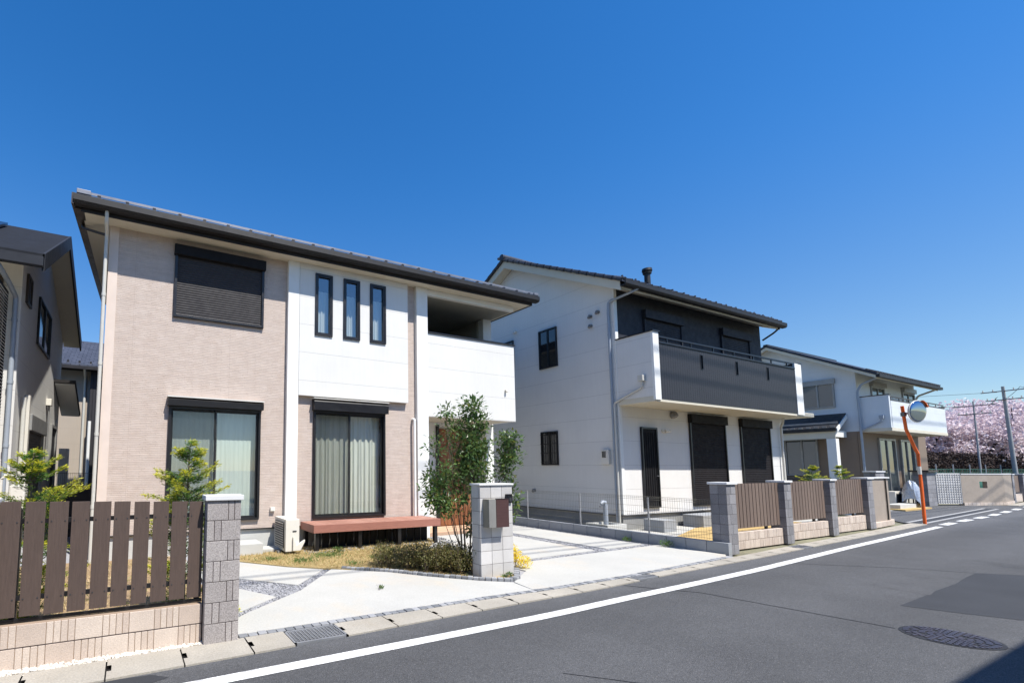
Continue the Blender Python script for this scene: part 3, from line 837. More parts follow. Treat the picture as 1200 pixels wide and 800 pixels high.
for i, (a, b) in enumerate(PX_):
    t = 1.398 - .0045 * i
    p = bx(a, b, 4.95, 4.965, .43, t).build('plank', 'fence_plank', fe, bevel=.002)
    for z in (1.22, .575):
        for x in (a + .022, b - .022):
            MB().tube([(x, 4.9505, z), (x, 4.9465, z)], .006, 8).build('screw', 'dark_steel', p)
for z in (1.205, .56): bx(-1.0, .70, 4.967, 4.995, z, z + .04).build('rail', 'black_frame', fe)
for x in (-.86, .63): bx(x, x + .05, 4.996, 5.04, .38, 1.33).build('post', 'black_frame', fe)

# ---------------------------------------------------------------- letterbox pillar
r = thing('letterbox_pillar', (5.23, 5.9, 0), 'pale grey tiled pillar carrying a letterbox beside the driveway', 'pillar')
X0, X1, Y0, Y1_ = 4.885, 5.545, 5.75, 5.95
mb = MB(); rh = .202
for i in range(8):
    z0, z1 = -.18 + i * rh, -.18 + (i + 1) * rh
    z0 = max(z0, 0.0); z1 = min(z1, 1.43)
    for j in range(3):
        a, b = X0 + (X1 - X0) * j / 3, X0 + (X1 - X0) * (j + 1) / 3
        mb.box(a + .003, b - .003, Y0, Y0 + .05, z0 + .003, z1 - .003)
    mb.box(X0, X0 + .04, Y0 + .052, Y1_, z0 + .003, z1 - .003); mb.box(X1 - .04, X1, Y0 + .052, Y1_, z0 + .003, z1 - .003)
mb.build('tiles', 'light_tile', r, bevel=.003)
bx(X0 + .006, X1 - .006, Y0 + .006, Y1_, 0, 1.428).build('mortar_core', 'mortar', r)
bx(X0 - .02, X1 + .02, Y0 - .02, Y1_ + .02, 1.43, 1.458).build('cap', 'stone_cap', r, bevel=.005)
mbx = thing('letterbox', (5.13, 5.68, .79), 'letterbox with grey and dark brown front on the tiled pillar', 'letterbox')
bx(4.938, 5.33, 5.622, 5.748, .795, 1.225).build('body', 'mailbox_side', mbx, bevel=.004)
bx(4.938, 5.075, 5.607, 5.621, .797, 1.223).build('grey_panel', 'mailbox_grey', mbx, bevel=.002)
bx(5.079, 5.33, 5.604, 5.621, .797, 1.223).build('brown_door', 'mailbox_wood', mbx, bevel=.002)
bx(5.074, 5.335, 5.600, 5.621, 1.226, 1.234).build('flap_lip', 'black_frame', mbx)
ic = thing('intercom', (5.46, 5.74, 1.16), 'small black intercom panel at the upper right of the tiled pillar', 'intercom')
bx(5.395, 5.52, 5.72, 5.748, 1.15, 1.29).build('body', 'black_frame', ic, bevel=.004)
MB().tube([(5.43, 5.7195, 1.25), (5.43, 5.716, 1.25)], .014, 14).build('lens', 'dark_glass', ic)
bx(5.455, 5.50, 5.716, 5.7195, 1.175, 1.235).build('speaker_grille', 'dark_grille', ic)

# ---------------------------------------------------------------- windows and shutters
def ring(mb, T, u0, u1, v0, v1, n0, n1, wd):
    mb.bt(T, u0, u1, v1 - wd, v1, n0, n1); mb.bt(T, u0, u1, v0, v0 + wd, n0, n1)
    mb.bt(T, u0, u0 + wd, v0 + wd, v1 - wd, n0, n1); mb.bt(T, u1 - wd, u1, v0 + wd, v1 - wd, n0, n1)
    return mb
def curtain(T, u0, u1, v0, v1, n, amp, per, seed=0):
    g = random.Random(seed); mb = MB(); N = int((u1 - u0) / (per / 6)); ph = g.random() * 6
    pts = []
    for i in range(N + 1):
        u = u0 + (u1 - u0) * i / N
        pts.append((u, amp * math.sin(2 * math.pi * u / per + ph + .8 * math.sin(u * 5)) + amp * .5 * math.sin(2 * math.pi * u / (per * .37))))
    for (a, na), (b, nb) in zip(pts, pts[1:]):
        mb.poly(T(a, v0, n + na), T(b, v0, n + nb), T(b, v1, n + nb * .5), T(a, v1, n + na * .5))
    return mb
def sliding_window(par, T, u0, u1, v0, v1, mat='black_frame', glass='clear_glass', n1=.035, n0=-.10, box=None, cur=None, seed=0, name='window', fw=.045):
    """box=height of the roller shutter housing above"""
    w_ = ring(MB(), T, u0, u1, v0, v1, n0, n1, fw).build(name, mat, par, bevel=.003)
    mid = (u0 + u1) / 2
    sw = .04
    ring(MB(), T, u0 + fw, mid + .03, v0 + fw, v1 - fw, n0 + .03, n0 + .055, sw).build('sash', mat, w_)
    ring(MB(), T, mid - .03, u1 - fw, v0 + fw, v1 - fw, n0 + .058, n0 + .083, sw).build('sash', mat, w_)
    MB().poly(T(u0 + fw + sw, v0 + fw + sw, n0 + .042), T(mid + .03 - sw, v0 + fw + sw, n0 + .042), T(mid + .03 - sw, v1 - fw - sw, n0 + .042), T(u0 + fw + sw, v1 - fw - sw, n0 + .042)).build('pane', glass, w_)
    MB().poly(T(mid - .03 + sw, v0 + fw + sw, n0 + .070), T(u1 - fw - sw, v0 + fw + sw, n0 + .070), T(u1 - fw - sw, v1 - fw - sw, n0 + .070), T(mid - .03 + sw, v1 - fw - sw, n0 + .070)).build('pane', glass, w_)
    if cur:
        MB().bt(T, u0 + fw, mid + .01, v0 + fw, v1 - fw, n1 - .03, n1 - .026).build('insect_screen', 'insect_screen', w_)
        curtain(T, u0 + .02, u1 - .02, v0 + .03, v1 - .05, n0 - .10, cur[1], cur[2], seed).build('curtain', cur[0], w_)
    if box:
        P = [(v1, 0), (v1, .16), (v1 + box * .75, .17), (v1 + box, .13), (v1 + box, 0)]
        b = MB(); nn = len(P)
        q = [T(u0 - .03, v, n) for v, n in P] + [T(u1 + .03, v, n) for v, n in P]
        b.v = q; b.f = [(i, (i + 1) % nn, nn + (i + 1) % nn, nn + i) for i in range(nn)] + [tuple(range(nn)), tuple(range(nn, 2 * nn))]
        b.build('shutter_box', mat, w_)
    return w_
def shutter(par, T, u0, u1, v0, v1, boxh=.24, mat='shutter_slat', fmat='black_frame', pitch=.05, name='roller_shutter', proud=.06, bp=.06):
    f = MB()
    for a, b in ((u0, u0 + .05), (u1 - .05, u1)): f.bt(T, a, b, v0, v1 - boxh, 0.001, proud)
    f.bt(T, u0, u1, v0, v0 + .05, .001, proud - .004)
    s_ = f.build(name, fmat, par, bevel=.003)
    c = MB(); v = v0 + .05
    while v < v1 - boxh:
        e = min(v + pitch, v1 - boxh)
        c.poly(T(u0 + .05, v, .014), T(u1 - .05, v, .014), T(u1 - .05, v + (e - v) * .3, .026), T(u0 + .05, v + (e - v) * .3, .026))
        c.poly(T(u0 + .05, v + (e - v) * .3, .026), T(u1 - .05, v + (e - v) * .3, .026), T(u1 - .05, e - .004, .022), T(u0 + .05, e - .004, .022))
        c.poly(T(u0 + .05, e - .004, .022), T(u1 - .05, e - .004, .022), T(u1 - .05, e, .014), T(u0 + .05, e, .014))
        v = e
    c.build('slats', mat, s_)
    MB().bt(T, u0 - .02, u1 + .02, v1 - boxh, v1, .001, proud + bp).build('shutter_box', 'matte_black' if fmat == 'black_frame' else fmat, s_, bevel=.012)
    return s_
def fixed_window(par, T, u0, u1, v0, v1, mat='black_frame', glass='blue_glass', n1=.03, n0=-.06, cur=None, seed=0):
    w_ = ring(MB(), T, u0, u1, v0, v1, n0, n1, .045).build('window', mat, par, bevel=.003)
    ring(MB(), T, u0 + .045, u1 - .045, v0 + .045, v1 - .045, n0 + .02, n1 - .012, .028).build('sash', mat, w_)
    MB().poly(T(u0 + .07, v0 + .07, n0 + .034), T(u1 - .07, v0 + .07, n0 + .034), T(u1 - .07, v1 - .07, n0 + .034), T(u0 + .07, v1 - .07, n0 + .034)).build('pane', glass, w_)
    if cur: curtain(T, u0 - .05, u1 + .05, v0 - .02, v1 - .35, n0 - .10, cur[1], cur[2], seed).build('curtain', cur[0], w_)
    return w_
def flat_window(par, T, u0, u1, v0, v1, mat='black_frame', glass='dark_glass', n1=.05, sashes=2, bars=False):
    w_ = ring(MB(), T, u0, u1, v0, v1, .001, n1, .045).build('window', mat, par, bevel=.003)
    MB().bt(T, u0 + .04, u1 - .04, v0 + .04, v1 - .04, .001, .012).build('pane', glass, w_)
    if sashes == 2:
        mid = (u0 + u1) / 2
        MB().bt(T, mid - .025, mid + .025, v0 + .045, v1 - .045, .013, n1 - .01).build('mullion', mat, w_)
    if bars:
        b = MB(); k_ = int((u1 - u0) / .09)
        for i in range(k_ + 1): b.bt(T, u0 + .02 + (u1 - u0 - .04) * i / k_ - .007, u0 + .02 + (u1 - u0 - .04) * i / k_ + .007, v0 + .02, v1 - .02, n1 + .005, n1 + .02)
        for i in range(4): b.bt(T, u0, u1, v0 + .1 + (v1 - v0 - .2) * i / 3 - .008, v0 + .1 + (v1 - v0 - .2) * i / 3 + .008, n1 + .021, n1 + .03)
        b.build('grille', mat, w_)
    return w_
def pipe(par, pts, r=.032, mat='pipe_beige', name='downpipe', rings=()):
    mb = MB()
    # rounded elbows
    P = [Vector(p) for p in pts]; out = [P[0]]
    for i in range(1, len(P) - 1):
        a, b, c = P[i - 1], P[i], P[i + 1]
        d1 = (a - b).normalized(); d2 = (c - b).normalized(); k_ = min(.07, (a - b).length * .4, (c - b).length * .4)
        for t in (0, .25, .5, .75, 1):
            out.append((b + d1 * k_) * (1 - t) ** 2 + b * 2 * t * (1 - t) + (b + d2 * k_) * t * t)
    out.append(P[-1])
    mb.tube(out, r, 12)
    o = mb.build(name, mat, par, smooth=True)
    if rings:
        q = MB()
        for z in rings:
            x, y = pts[-1][0], pts[-1][1]
            q.tube([(x, y, z - .03), (x, y, z + .03)], r * 1.18, 12)
        q.build('bracket', mat, o, smooth=True)
    return o

# ================================================================ HOUSE 1 (beige and white)
H1 = thing('house', (4.5, 9.8, 0), 'two storey beige and white house with a red brown deck and three slim upper windows', 'house')
T = TF(9.8)
W1 = (.66, 2.46, .64, 2.90); W2 = (3.645, 5.46, .60, 2.98)
MB().wall(T, -.49, 3.05, .45, 6.29, [W1]).build('wall', 'beige_siding', H1)
MB().wall(T, 3.05, 6.46, .45, 6.29, [W2, (3.6, 5.6, 4.6, 6.2)]).build('wall', 'beige_siding', H1)
bx(-.50, -.34, 9.785, 9.799, .46, 6.28).build('corner_trim', 'trim_beige', H1)
# white upper panel standing proud
W3 = [(3.625, 4.045, 4.665, 6.10), (4.32, 4.742, 4.665, 6.10), (5.015, 5.44, 4.665, 6.10)]
W3 = [(a * 1.0, b, c, d) for a, b, c, d in W3]
pn = MB().wall(TF(9.69), 3.262, 6.07, 3.29, 6.278, W3, th=.105).build('white_panel', 'white_siding', H1)
bx(3.0, 3.255, 9.688, 9.797, .0, 6.278).build('pilaster', 'white_trim', H1, bevel=.004)
bx(6.34, 6.67, 9.70, 10.1, .0, 6.278).build('pilaster', 'white_trim', H1, bevel=.004)
# balcony parapet
def bal(mb): return mb
b = MB().wall(TF(9.74), 6.672, 9.60, 3.0, 5.13, th=.14).build('balcony_parapet', 'balcony_siding', H1)
bx(9.46, 9.60, 9.885, 10.9, 3.0, 5.13).build('balcony_parapet', 'balcony_siding', H1)
mb = MB(); mb.box(6.672, 9.63, 9.71, 9.91, 5.131, 5.165); mb.box(9.43, 9.63, 9.912, 10.9, 5.131, 5.165)
mb.build('parapet_cap', 'black_frame', H1, bevel=.006)
mb = MB(); mb.box(6.7, 9.5, 9.96, 9.99, 5.22, 5.26); mb.box(6.71, 6.74, 9.96, 9.99, 5.14, 5.22); mb.box(9.3, 9.33, 9.96, 9.99, 5.14, 5.22); mb.box(8.0, 8.03, 9.96, 9.99, 5.14, 5.22)
mb.build('handrail', 'black_frame', H1)
bx(6.672, 9.46, 9.885, 10.93, 3.0, 3.2).build('balcony_slab', 'soffit', H1)
bx(6.672, 9.60, 10.95, 13.4, 3.05, 3.2).build('balcony_slab', 'soffit', H1)
# loggia interior
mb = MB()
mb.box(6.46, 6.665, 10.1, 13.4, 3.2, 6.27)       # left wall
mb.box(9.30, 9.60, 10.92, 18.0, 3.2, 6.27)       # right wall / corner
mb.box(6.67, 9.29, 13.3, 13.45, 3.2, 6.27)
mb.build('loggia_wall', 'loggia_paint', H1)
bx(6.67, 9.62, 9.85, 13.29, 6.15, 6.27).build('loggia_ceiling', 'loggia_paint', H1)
bx(6.67, 9.62, 9.74, 9.849, 6.13, 6.277).build('lintel', 'white_trim', H1)
bx(9.33, 9.63, 10.68, 10.9, 0, 6.275).build('corner_column', 'white_trim', H1, bevel=.004)
flat_window(H1, TF(13.3), 8.6, 9.2, 4.6, 5.9, 'silver_frame', 'far_glass')
# porch
bx(6.67, 9.32, 10.95, 11.1, .10, 3.0).build('porch_wall', 'cream_siding', H1)
dr = bx(7.84, 8.92, 10.90, 10.949, .11, 2.83).build('front_door', 'door_wood', H1)
mb = MB()
for i in range(9): mb.box(7.86 + i * .116, 7.86 + i * .116 + .108, 10.882, 10.899, .13, 2.81)
mb.build('door_boards', 'door_wood', dr, bevel=.003)
MB().tube([(8.02, 10.84, .95), (8.02, 10.84, 1.75)], .016, 10).build('handle', 'steel', dr)
bx(7.76, 7.838, 10.89, 10.949, .11, 2.9).build('door_jamb', 'black_frame', dr)
bx(6.70, 6.78, 10.6, 10.94, .1, 2.7).build('porch_screen', 'black_frame', H1)
# remaining walls
mb = MB()
mb.box(-.49, -.34, 9.951, 18.0, .45, 6.3)
mb.poly((-.49, 9.951, 6.3), (-.49, 18, 6.3), (-.49, 18, 7.35), (-.49, 9.951, 6.36)); mb.box(-.339, 9.3, 17.85, 18.0, .45, 7.3)
mb.build('wall', 'beige_siding', H1)
bx(9.45, 9.60, 11.1, 18.0, .3, 3.19).build('wall', 'cream_siding', H1)
mb = MB(); mb.box(-.48, 6.3, 9.83, 18.0, 0, .44); mb.box(6.3, 9.6, 11.0, 18, 0, .3)
mb.build('foundation', 'foundation', H1)
bx(-.50, 6.33, 9.78, 9.83, .44, .462).build('drip_edge', 'black_frame', H1)
mb = MB(); mb.box(-.3, 6.4, 13.0, 13.1, .46, 6.2); mb.box(-.3, 6.4, 9.96, 13, 3.0, 3.2); mb.box(2.9, 3.0, 9.96, 13, .46, 6.2); mb.box(-.3, 6.4, 9.96, 13.0, .5, .55); mb.box(-.3, 6.4, 9.96, 13, 6.25, 6.28)
mb.build('inner_walls', 'interior', H1)
# windows
w_ = sliding_window(H1, T, *W1, box=.16, cur=('blind_white', .004, .09), seed=1, n1=.06)
bx(3.60, 5.50, 9.62, 9.799, 3.231, 3.25).build('head_flashing', 'slat_light', H1)
bx(.62, 2.50, 9.62, 9.799, 3.061, 3.085).build('head_flashing', 'slat_light', H1)
w_ = sliding_window(H1, T, *W2, box=.25, cur=('curtain_white', .035, .16), seed=5, n1=.06)
for i, q in enumerate(W3): fixed_window(H1, TF(9.69), *q, cur=('curtain_white', .02, .10), seed=i)
shutter(H1, T, .67, 2.475, 4.68, 6.15, .21, pitch=.048)
# roof
def RZ(y): return 6.46 + .13 * (y - 9.25)
XL, XRr = -1.08, 10.12
sof = MB()
sof.poly((-.9, 9.42, 6.283), (9.98, 9.42, 6.283), (9.98, 9.80, 6.283), (-.49, 9.80, 6.283), (-.49, 9.8, 6.283), (-.9, 9.8, 6.283))
sof.poly((9.6, 9.8, 6.283), (9.98, 9.8, 6.283), (9.98, 18.2, 6.283), (9.6, 18.2, 6.283))
sof.poly((-.93, 9.8, 6.284), (-.49, 9.8, 6.284), (-.49, 18.4, 7.40), (-.93, 18.4, 7.40))
sof.build('soffit', 'soffit', H1)
rf = MB()
A, B_, C_, D_, E_ = (XL, 9.27, RZ(9.27)), (XRr, 9.27, RZ(9.27)), (XRr, 18.6, RZ(9.27)), (XL, 18.6, RZ(18.6)), (5.0, 18.6, RZ(18.6))
dz = .05
up = lambda p: (p[0], p[1], p[2] + dz)
rf.poly(up(A), up(B_), up(E_), up(D_)); rf.poly(up(B_), up(C_), up(E_))
rf.poly(A, D_, E_, B_); rf.poly(B_, E_, C_)
rf.poly(A, B_, up(B_), up(A)); rf.poly(B_, C_, up(C_), up(B_)); rf.poly(A, up(A), up(D_), D_); rf.poly(D_, E_, up(E_), up(D_)); rf.poly(C_, up(C_), up(E_), E_)
R1 = rf.build('roof', 'grey_shingle', H1)
bx(-.95, 10.0, 9.40, 9.425, 6.26, 6.455).build('fascia', 'fascia_dark', R1)
bx(9.98, 10.003, 9.426, 18.2, 6.26, 6.45).build('fascia', 'fascia_dark', R1)
gp = [(9.398, 6.34), (9.398, 6.455), (9.385, 6.455), (9.385, 6.36), (9.27, 6.35), (9.245, 6.38), (9.245, 6.475), (9.215, 6.475), (9.215, 6.37), (9.25, 6.325), (9.37, 6.318)]
MB().prism(gp, XL + .02, XRr - .02, 'x').build('gutter', 'gutter_brown', R1)
mb = MB()
mb.hexa([(-1.09, 9.25, 6.30), (-1.05, 9.25, 6.30), (-1.05, 18.6, 7.50), (-1.09, 18.6, 7.50), (-1.09, 9.25, 6.50), (-1.05, 9.25, 6.50), (-1.05, 18.6, 7.70), (-1.09, 18.6, 7.70)])
mb.hexa([(-1.05, 9.42, 6.30), (-.93, 9.42, 6.30), (-.93, 18.6, 7.49), (-1.05, 18.6, 7.49), (-1.05, 9.42, 6.33), (-.93, 9.42, 6.33), (-.93, 18.6, 7.52), (-1.05, 18.6, 7.52)])
mb.build('barge_board', 'brown_frame', R1)
mb = MB(); mb.hexa([(-.93, 9.42, 6.27), (-.90, 9.42, 6.27), (-.90, 18.4, 7.42), (-.93, 18.4, 7.42), (-.93, 9.42, 6.35), (-.90, 9.42, 6.35), (-.90, 18.4, 7.5), (-.93, 18.4, 7.5)])
mb.build('inner_trim', 'black_frame', R1)
# snow guard: a rail on brackets along the eave
sg = MB()
sg.box(-.95, 10.06, 9.30, 9.312, 6.545, 6.592)
sg.build('snow_guard', 'snow_guard', R1)
sg = MB(); x = -.7
while x < 10: sg.box(x, x + .055, 9.285, 9.40, 6.49, 6.56); x += .455
sg.build('guard_brackets', 'black_frame', R1)
bx(-1.02, -.80, 9.26, 9.5, 6.52, 6.60).build('eave_end_cap', 'snow_guard', R1, bevel=.008)
bx(9.95, 10.11, 9.26, 9.5, 6.52, 6.585).build('eave_end_cap', 'snow_guard', R1, bevel=.008)
pipe(H1, [(-.54, 9.33, 6.36), (-.54, 9.36, 6.15), (-.54, 9.66, 6.03), (-.545, 9.70, 5.6), (-.545, 9.70, 0.0)], rings=(4.9, 3.6, 2.3, 1.0))
pipe(H1, [(-.98, 10.2, 6.42), (-.98, 10.15, 6.30), (-.56, 9.74, 6.06)], .026, 'brown_frame', 'drain_branch')
pipe(H1, [(6.25, 9.80, 2.9), (6.25, 9.70, 2.9), (6.25, 9.70, .05)], .032, 'white_trim')
pipe(H1, [(9.75, 10.6, 6.3), (9.75, 10.9, 6.2), (9.75, 11.5, 6.12)], .035, 'pipe_beige')
bx(2.70, 2.80, 9.735, 9.798, .80, .88).build('outlet_cover', 'unit_white', H1, bevel=.01)
mb = MB(); mb.tube([(9.25, 9.739, 3.85), (9.25, 9.70, 3.85), (9.25, 9.68, 3.80)], .03, 12); mb.build('vent_cap', 'unit_white', H1, smooth=True)
# wall lamp + side item near far side
# concrete steps by window
st = MB(); st.box(1.5, 2.42, 9.2, 9.78, 0, .24); st.box(2.43, 2.95, 9.35, 9.72, 0, .10)
tag(st.build('step_block', 'foundation', root=(2, 9.5, 0), bevel=.01), 'pale concrete step block below the sliding window of the beige house', 'step')

# deck
dk = thing('wooden_deck', (5.1, 9.2, 0), 'red brown wooden deck on short black legs under the curtained sliding window', 'deck')
mb = MB(); n = 31; X0, X1 = 3.38, 6.41
for i in range(n):
    a = X0 + (X1 - X0) * i / n; mb.box(a + .003, a + (X1 - X0) / n - .003, 8.95, 9.74, .535, .56)
mb.build('boards', 'deck_wood', dk, bevel=.002)
bx(3.36, 6.43, 8.92, 8.948, .405, .562).build('front_fascia', 'deck_fascia', dk, bevel=.003)
bx(3.36, 3.38, 8.95, 9.74, .405, .562).build('side_fascia', 'deck_fascia', dk); bx(6.41, 6.43, 8.95, 9.74, .405, .562).build('side_fascia', 'deck_fascia', dk)
mb = MB()
for y in (8.99, 9.35, 9.66): mb.box(3.40, 6.39, y, y + .06, .44, .534)
mb.build('joists', 'black_frame', dk)
mb = MB()
for i_ in range(15): mb.box(3.5 + i_ * .19, 3.5 + i_ * .19 + .155, 9.30, 9.32, .04, .44)
mb.build('shade_skirt_boards', 'matte_black', dk)  # black skirt boards, added to deepen the shade under the deck
for x in (3.42, 4.38, 5.34, 6.30):
    for y in (8.98, 9.62): bx(x, x + .08, y, y + .08, .0, .438).build('leg', 'black_frame', dk)
P2 = in_poly(500, [(3.2, 8.8), (6.9, 8.8), (6.9, 9.7), (3.2, 9.7)])
V, F = pebbles(np.c_[P2, np.full(500, .035)], .022)
setting(npmesh('loose_stones', V, F, 'gravel_grey'), 'stuff', 'loose stones in the shade under the deck', 'stones')

# AC unit
ac = thing('air_conditioner_unit', (2.98, 9.3, .03), 'off white outdoor air conditioner unit standing between the beige house and the deck', 'air conditioner')
bx(2.70, 2.76, 9.15, 9.45, .03, .08).build('foot', 'unit_grey', ac)
bx(2.79, 3.07, 8.95, 9.72, .08, .70).build('casing', 'unit_white', ac, bevel=.012)
MB().bt(TL(2.79), 9.05, 9.62, .14, .64, .002, .02).build('fan_grille', 'dark_grille', ac, bevel=.006)
mb = MB()
for i in range(11): mb.bt(TL(2.768), 9.05, 9.62, .16 + i * .045, .168 + i * .045, .0, .008)
mb.build('grille_bars', 'unit_white', ac)
mb = MB(); mb.prism([(2.93, .10), (3.08, .10), (3.17, .26), (3.17, .30), (3.0, .20), (2.93, .36)], 8.90, 8.949, 'y')
mb.build('valve_cover', 'unit_white', ac, bevel=.004)
bx(2.93, 3.01, 8.94, 8.949, .46, .48).build('handle', 'dark_grille', ac)

# ================================================================ plants
def stem_set(mb, base, tips, r):
    for t in tips:
        b = Vector(base) + Vector((rnd.uniform(-.06, .06), rnd.uniform(-.06, .06), 0)); t = Vector(t)
        mid1 = b.lerp(t, .35) + Vector((rnd.uniform(-.05, .05), rnd.uniform(-.05, .05), .05)); mid2 = b.lerp(t, .7) + Vector((rnd.uniform(-.06, .06), rnd.uniform(-.05, .05), .04))
        mb.tube([b, mid1, mid2, t], [r, r * .75, r * .5, r * .2], 6)
tr = thing('ash_tree', (5.0, 6.35, .03), 'slender multi stemmed evergreen tree growing beside the letterbox pillar', 'tree')
mb = MB()
base = (5.03, 6.30, .02)
clumps = [  # centre, radius, leaves
    ((5.28, 6.35, 2.72), (.20, .18, .22), 420), ((5.32, 6.40, 2.42), (.30, .22, .24), 620), ((5.12, 6.35, 2.05), (.34, .26, .26), 760),
    ((5.40, 6.40, 2.0), (.26, .25, .28), 640), ((4.82, 6.4, 2.35), (.18, .16, .2), 140), ((4.70, 6.35, 2.62), (.20, .14, .18), 110), ((4.98, 6.38, 2.48), (.2, .15, .2), 110),
    ((5.25, 6.3, 1.65), (.34, .28, .26), 720), ((5.0, 6.35, 1.72), (.26, .22, .22), 300), ((4.55, 6.35, 1.55), (.26, .2, .24), 480), ((4.42, 6.3, 1.28), (.24, .2, .22), 420), ((4.62, 6.3, 1.08), (.24, .22, .17), 480),
    ((4.45, 6.3, 2.0), (.2, .14, .25), 110), ((4.82, 6.32, 1.35), (.2, .2, .2), 240), ((5.42, 6.45, 1.45), (.2, .2, .2), 300), ((5.02, 6.2, 1.3), (.2, .2, .22), 180),
    ((5.98, 6.30, 2.16), (.20, .2, .22), 420), ((6.02, 6.30, 1.88), (.22, .2, .2), 420), ((5.9, 6.30, 1.62), (.16, .16, .16), 200), ((6.08, 6.30, 1.25), (.1, .12, .28), 170), ((6.05, 6.30, .95), (.08, .1, .16), 70),
    ((5.2, 6.3, .75), (.16, .14, .3), 150), ((5.5, 6.4, 1.1), (.2, .2, .2), 200)]
for c, r_, n_ in clumps[::2]: stem_set(mb, base, [c], .008)
for c, r_, n_ in clumps[1::2]:
    q_ = Vector(base).lerp(Vector(c), .5) + Vector((0, 0, .05)); mb.tube([q_, q_.lerp(Vector(c), .5) + Vector((.02, 0, .04)), c], [.006, .005, .003], 5)
stem_set(mb, base, [(5.3, 6.35, 2.9), (4.5, 6.35, 1.6), (4.72, 6.38, 2.7)], .013)
for c, r_, n_ in clumps:
    for _ in range(5):
        e = Vector(c) + Vector((rnd.uniform(-1, 1) * r_[0], rnd.uniform(-1, 1) * r_[1], rnd.uniform(-.6, 1) * r_[2]))
        mb.tube([Vector(c) - Vector((0, 0, r_[2] * .6)), Vector(c).lerp(e, .5), e], [.005, .004, .002], 4)
mb.build('trunk', 'bark', tr, smooth=True)
PP = []; DD = []
for c, r_, n_ in clumps:
    k_ = max(4, int(n_ * .98) // 9)
    cc = sphere_pts(k_, c, r_)
    for q in cc:
        p = q + nr.normal(size=(9, 3)) * .042
        dd = (p - q) / .035 + (q - np.array(c)) * 3 + np.array([0, 0, -.1]) + nr.normal(size=(9, 3)) * .9
        PP.append(p); DD.append(dd)
PP = np.concatenate(PP); DD = np.concatenate(DD)
V, F = leaves(PP, .080, .037, DD, up=.6)
npmesh('crown', V, F, 'green_leaf', tr)

def golden_conifer(base, h, wd, label, seed, lean=0):
    g = np.random.default_rng(seed)
    r = thing('golden_conifer', base, label, 'shrub', 'golden conifers behind the fences')
    b = np.array(base)
    mb = MB(); mb.tube([b, b + [0, 0, h * .5], b + [lean, 0, h * .97]], [.025, .016, .004], 7)
    PP, DD, TT = [], [], []
    nl = int(44 * h)
    for i in range(nl):
        t = g.uniform(.0, 1) ** .85 * .93 + .05
        a = g.uniform(0, 6.28)
        ln_ = wd * min(1, (1 - t) * h / .62) ** .9 * g.uniform(.55, 1.2) + .05
        s0 = b + np.array([lean * t, 0, h * t])
        e = s0 + np.array([math.cos(a) * ln_, math.sin(a) * ln_, ln_ * g.uniform(.2, .6)])
        if b[1] < 6 and e[1] < 5.14: e[1] = 5.14
        mb.tube([s0, (s0 + e) / 2 + [0, 0, -.01], e], [.006, .004, .002], 4)
        m_ = int(90 + 420 * ln_)
        q = g.uniform(.12, 1.0, m_)
        p = s0 + (e - s0) * q[:, None]
        side = g.uniform(-1, 1, m_) * .13 * (1.12 - q) * (ln_ / .4 + .3) * (.4 + .6 * np.abs(np.sin(q * 16)))
        perp = np.array([-math.sin(a), math.cos(a), 0])
        p = p + perp * side[:, None] + g.normal(size=(m_, 3)) * .012
        p[:, 2] -= np.abs(side) * .25
        dd = (e - s0) / (np.linalg.norm(e - s0) + 1e-6) + perp * np.sign(side)[:, None] * .8 + g.normal(size=(m_, 3)) * .25
        PP.append(p); DD.append(dd); tp = np.clip((q - .5) * 1.9 + np.abs(side) * 2 + g.normal(size=m_) * .15, 0, 1)
        TT.append(tp)
    mb.build('trunk', 'bark', r)
    PP = np.concatenate(PP); DD = np.concatenate(DD); TT = np.concatenate(TT)
    V, F = leaves(PP, .036, .010, DD, up=.4)
    npmesh('crown', V, F, 'gold_conifer', r, attr=np.repeat(TT, 4))
    return r
golden_conifer((-.86, 5.68, 0), 1.87, .42, 'golden green conifer behind the left end of the slat fence', 1)
golden_conifer((.60, 5.66, 0), 2.0, .37, 'golden green conifer behind the slat fence in front of the left sliding window', 2, .02)
golden_conifer((1.08, 5.55, 0), .22, .2, 'tuft of golden foliage at the foot of the mottled grey pillar', 3)
golden_conifer((21.9, 8.0, 0), 1.85, .40, 'small golden conifer behind the third fence panel by the porch window', 4)
golden_conifer((24.4, 8.1, 0), 1.85, .36, 'small golden conifer just right of the porch post of the far house', 5)
# low brown-green shrubs
sh = thing('azalea_shrub', (4.6, 6.6, .03), 'low brownish green azalea hedge in front of the slender tree', 'shrub')
C = []
for i in range(30):
    t = i / 29
    C.append((3.95 + 1.0 * t + rnd.uniform(-.08, .08), 7.05 - 1.15 * t + rnd.uniform(-.05, .28), .23 + rnd.uniform(-.03, .05)))
for i in range(16): C.append((rnd.uniform(4.3, 5.2), rnd.uniform(6.3, 6.9), .22))
mb = MB()
for c in C:
    for _ in range(6):
        e = (c[0] + rnd.uniform(-.15, .15), c[1] + rnd.uniform(-.15, .15), c[2] + rnd.uniform(.0, .24)); mb.tube([(c[0], c[1], .02), e], [.006, .002], 4)
mb.build('twigs', 'bark', sh)
PP = np.concatenate([sphere_pts(430, (c[0], c[1], c[2] + rnd.uniform(-.02, .08)), (.19, .19, .21)) for c in C])
PP[:, 2] = np.maximum(PP[:, 2], .03)
V, F = leaves(PP, .032, .014, None, up=.4)
npmesh('foliage', V, F, 'shrub_leaf', sh)
ys = thing('yellow_shrub', (6.0, 6.15, .02), 'small bright yellow shrub at the right foot of the letterbox pillar', 'shrub')
mb = MB(); stem_set(mb, (5.86, 6.1, .01), [(5.95, 6.15, .35), (6.05, 6.2, .2), (5.85, 6.05, .4), (6.1, 6.05, .12)], .006); mb.build('stems', 'bark', ys)
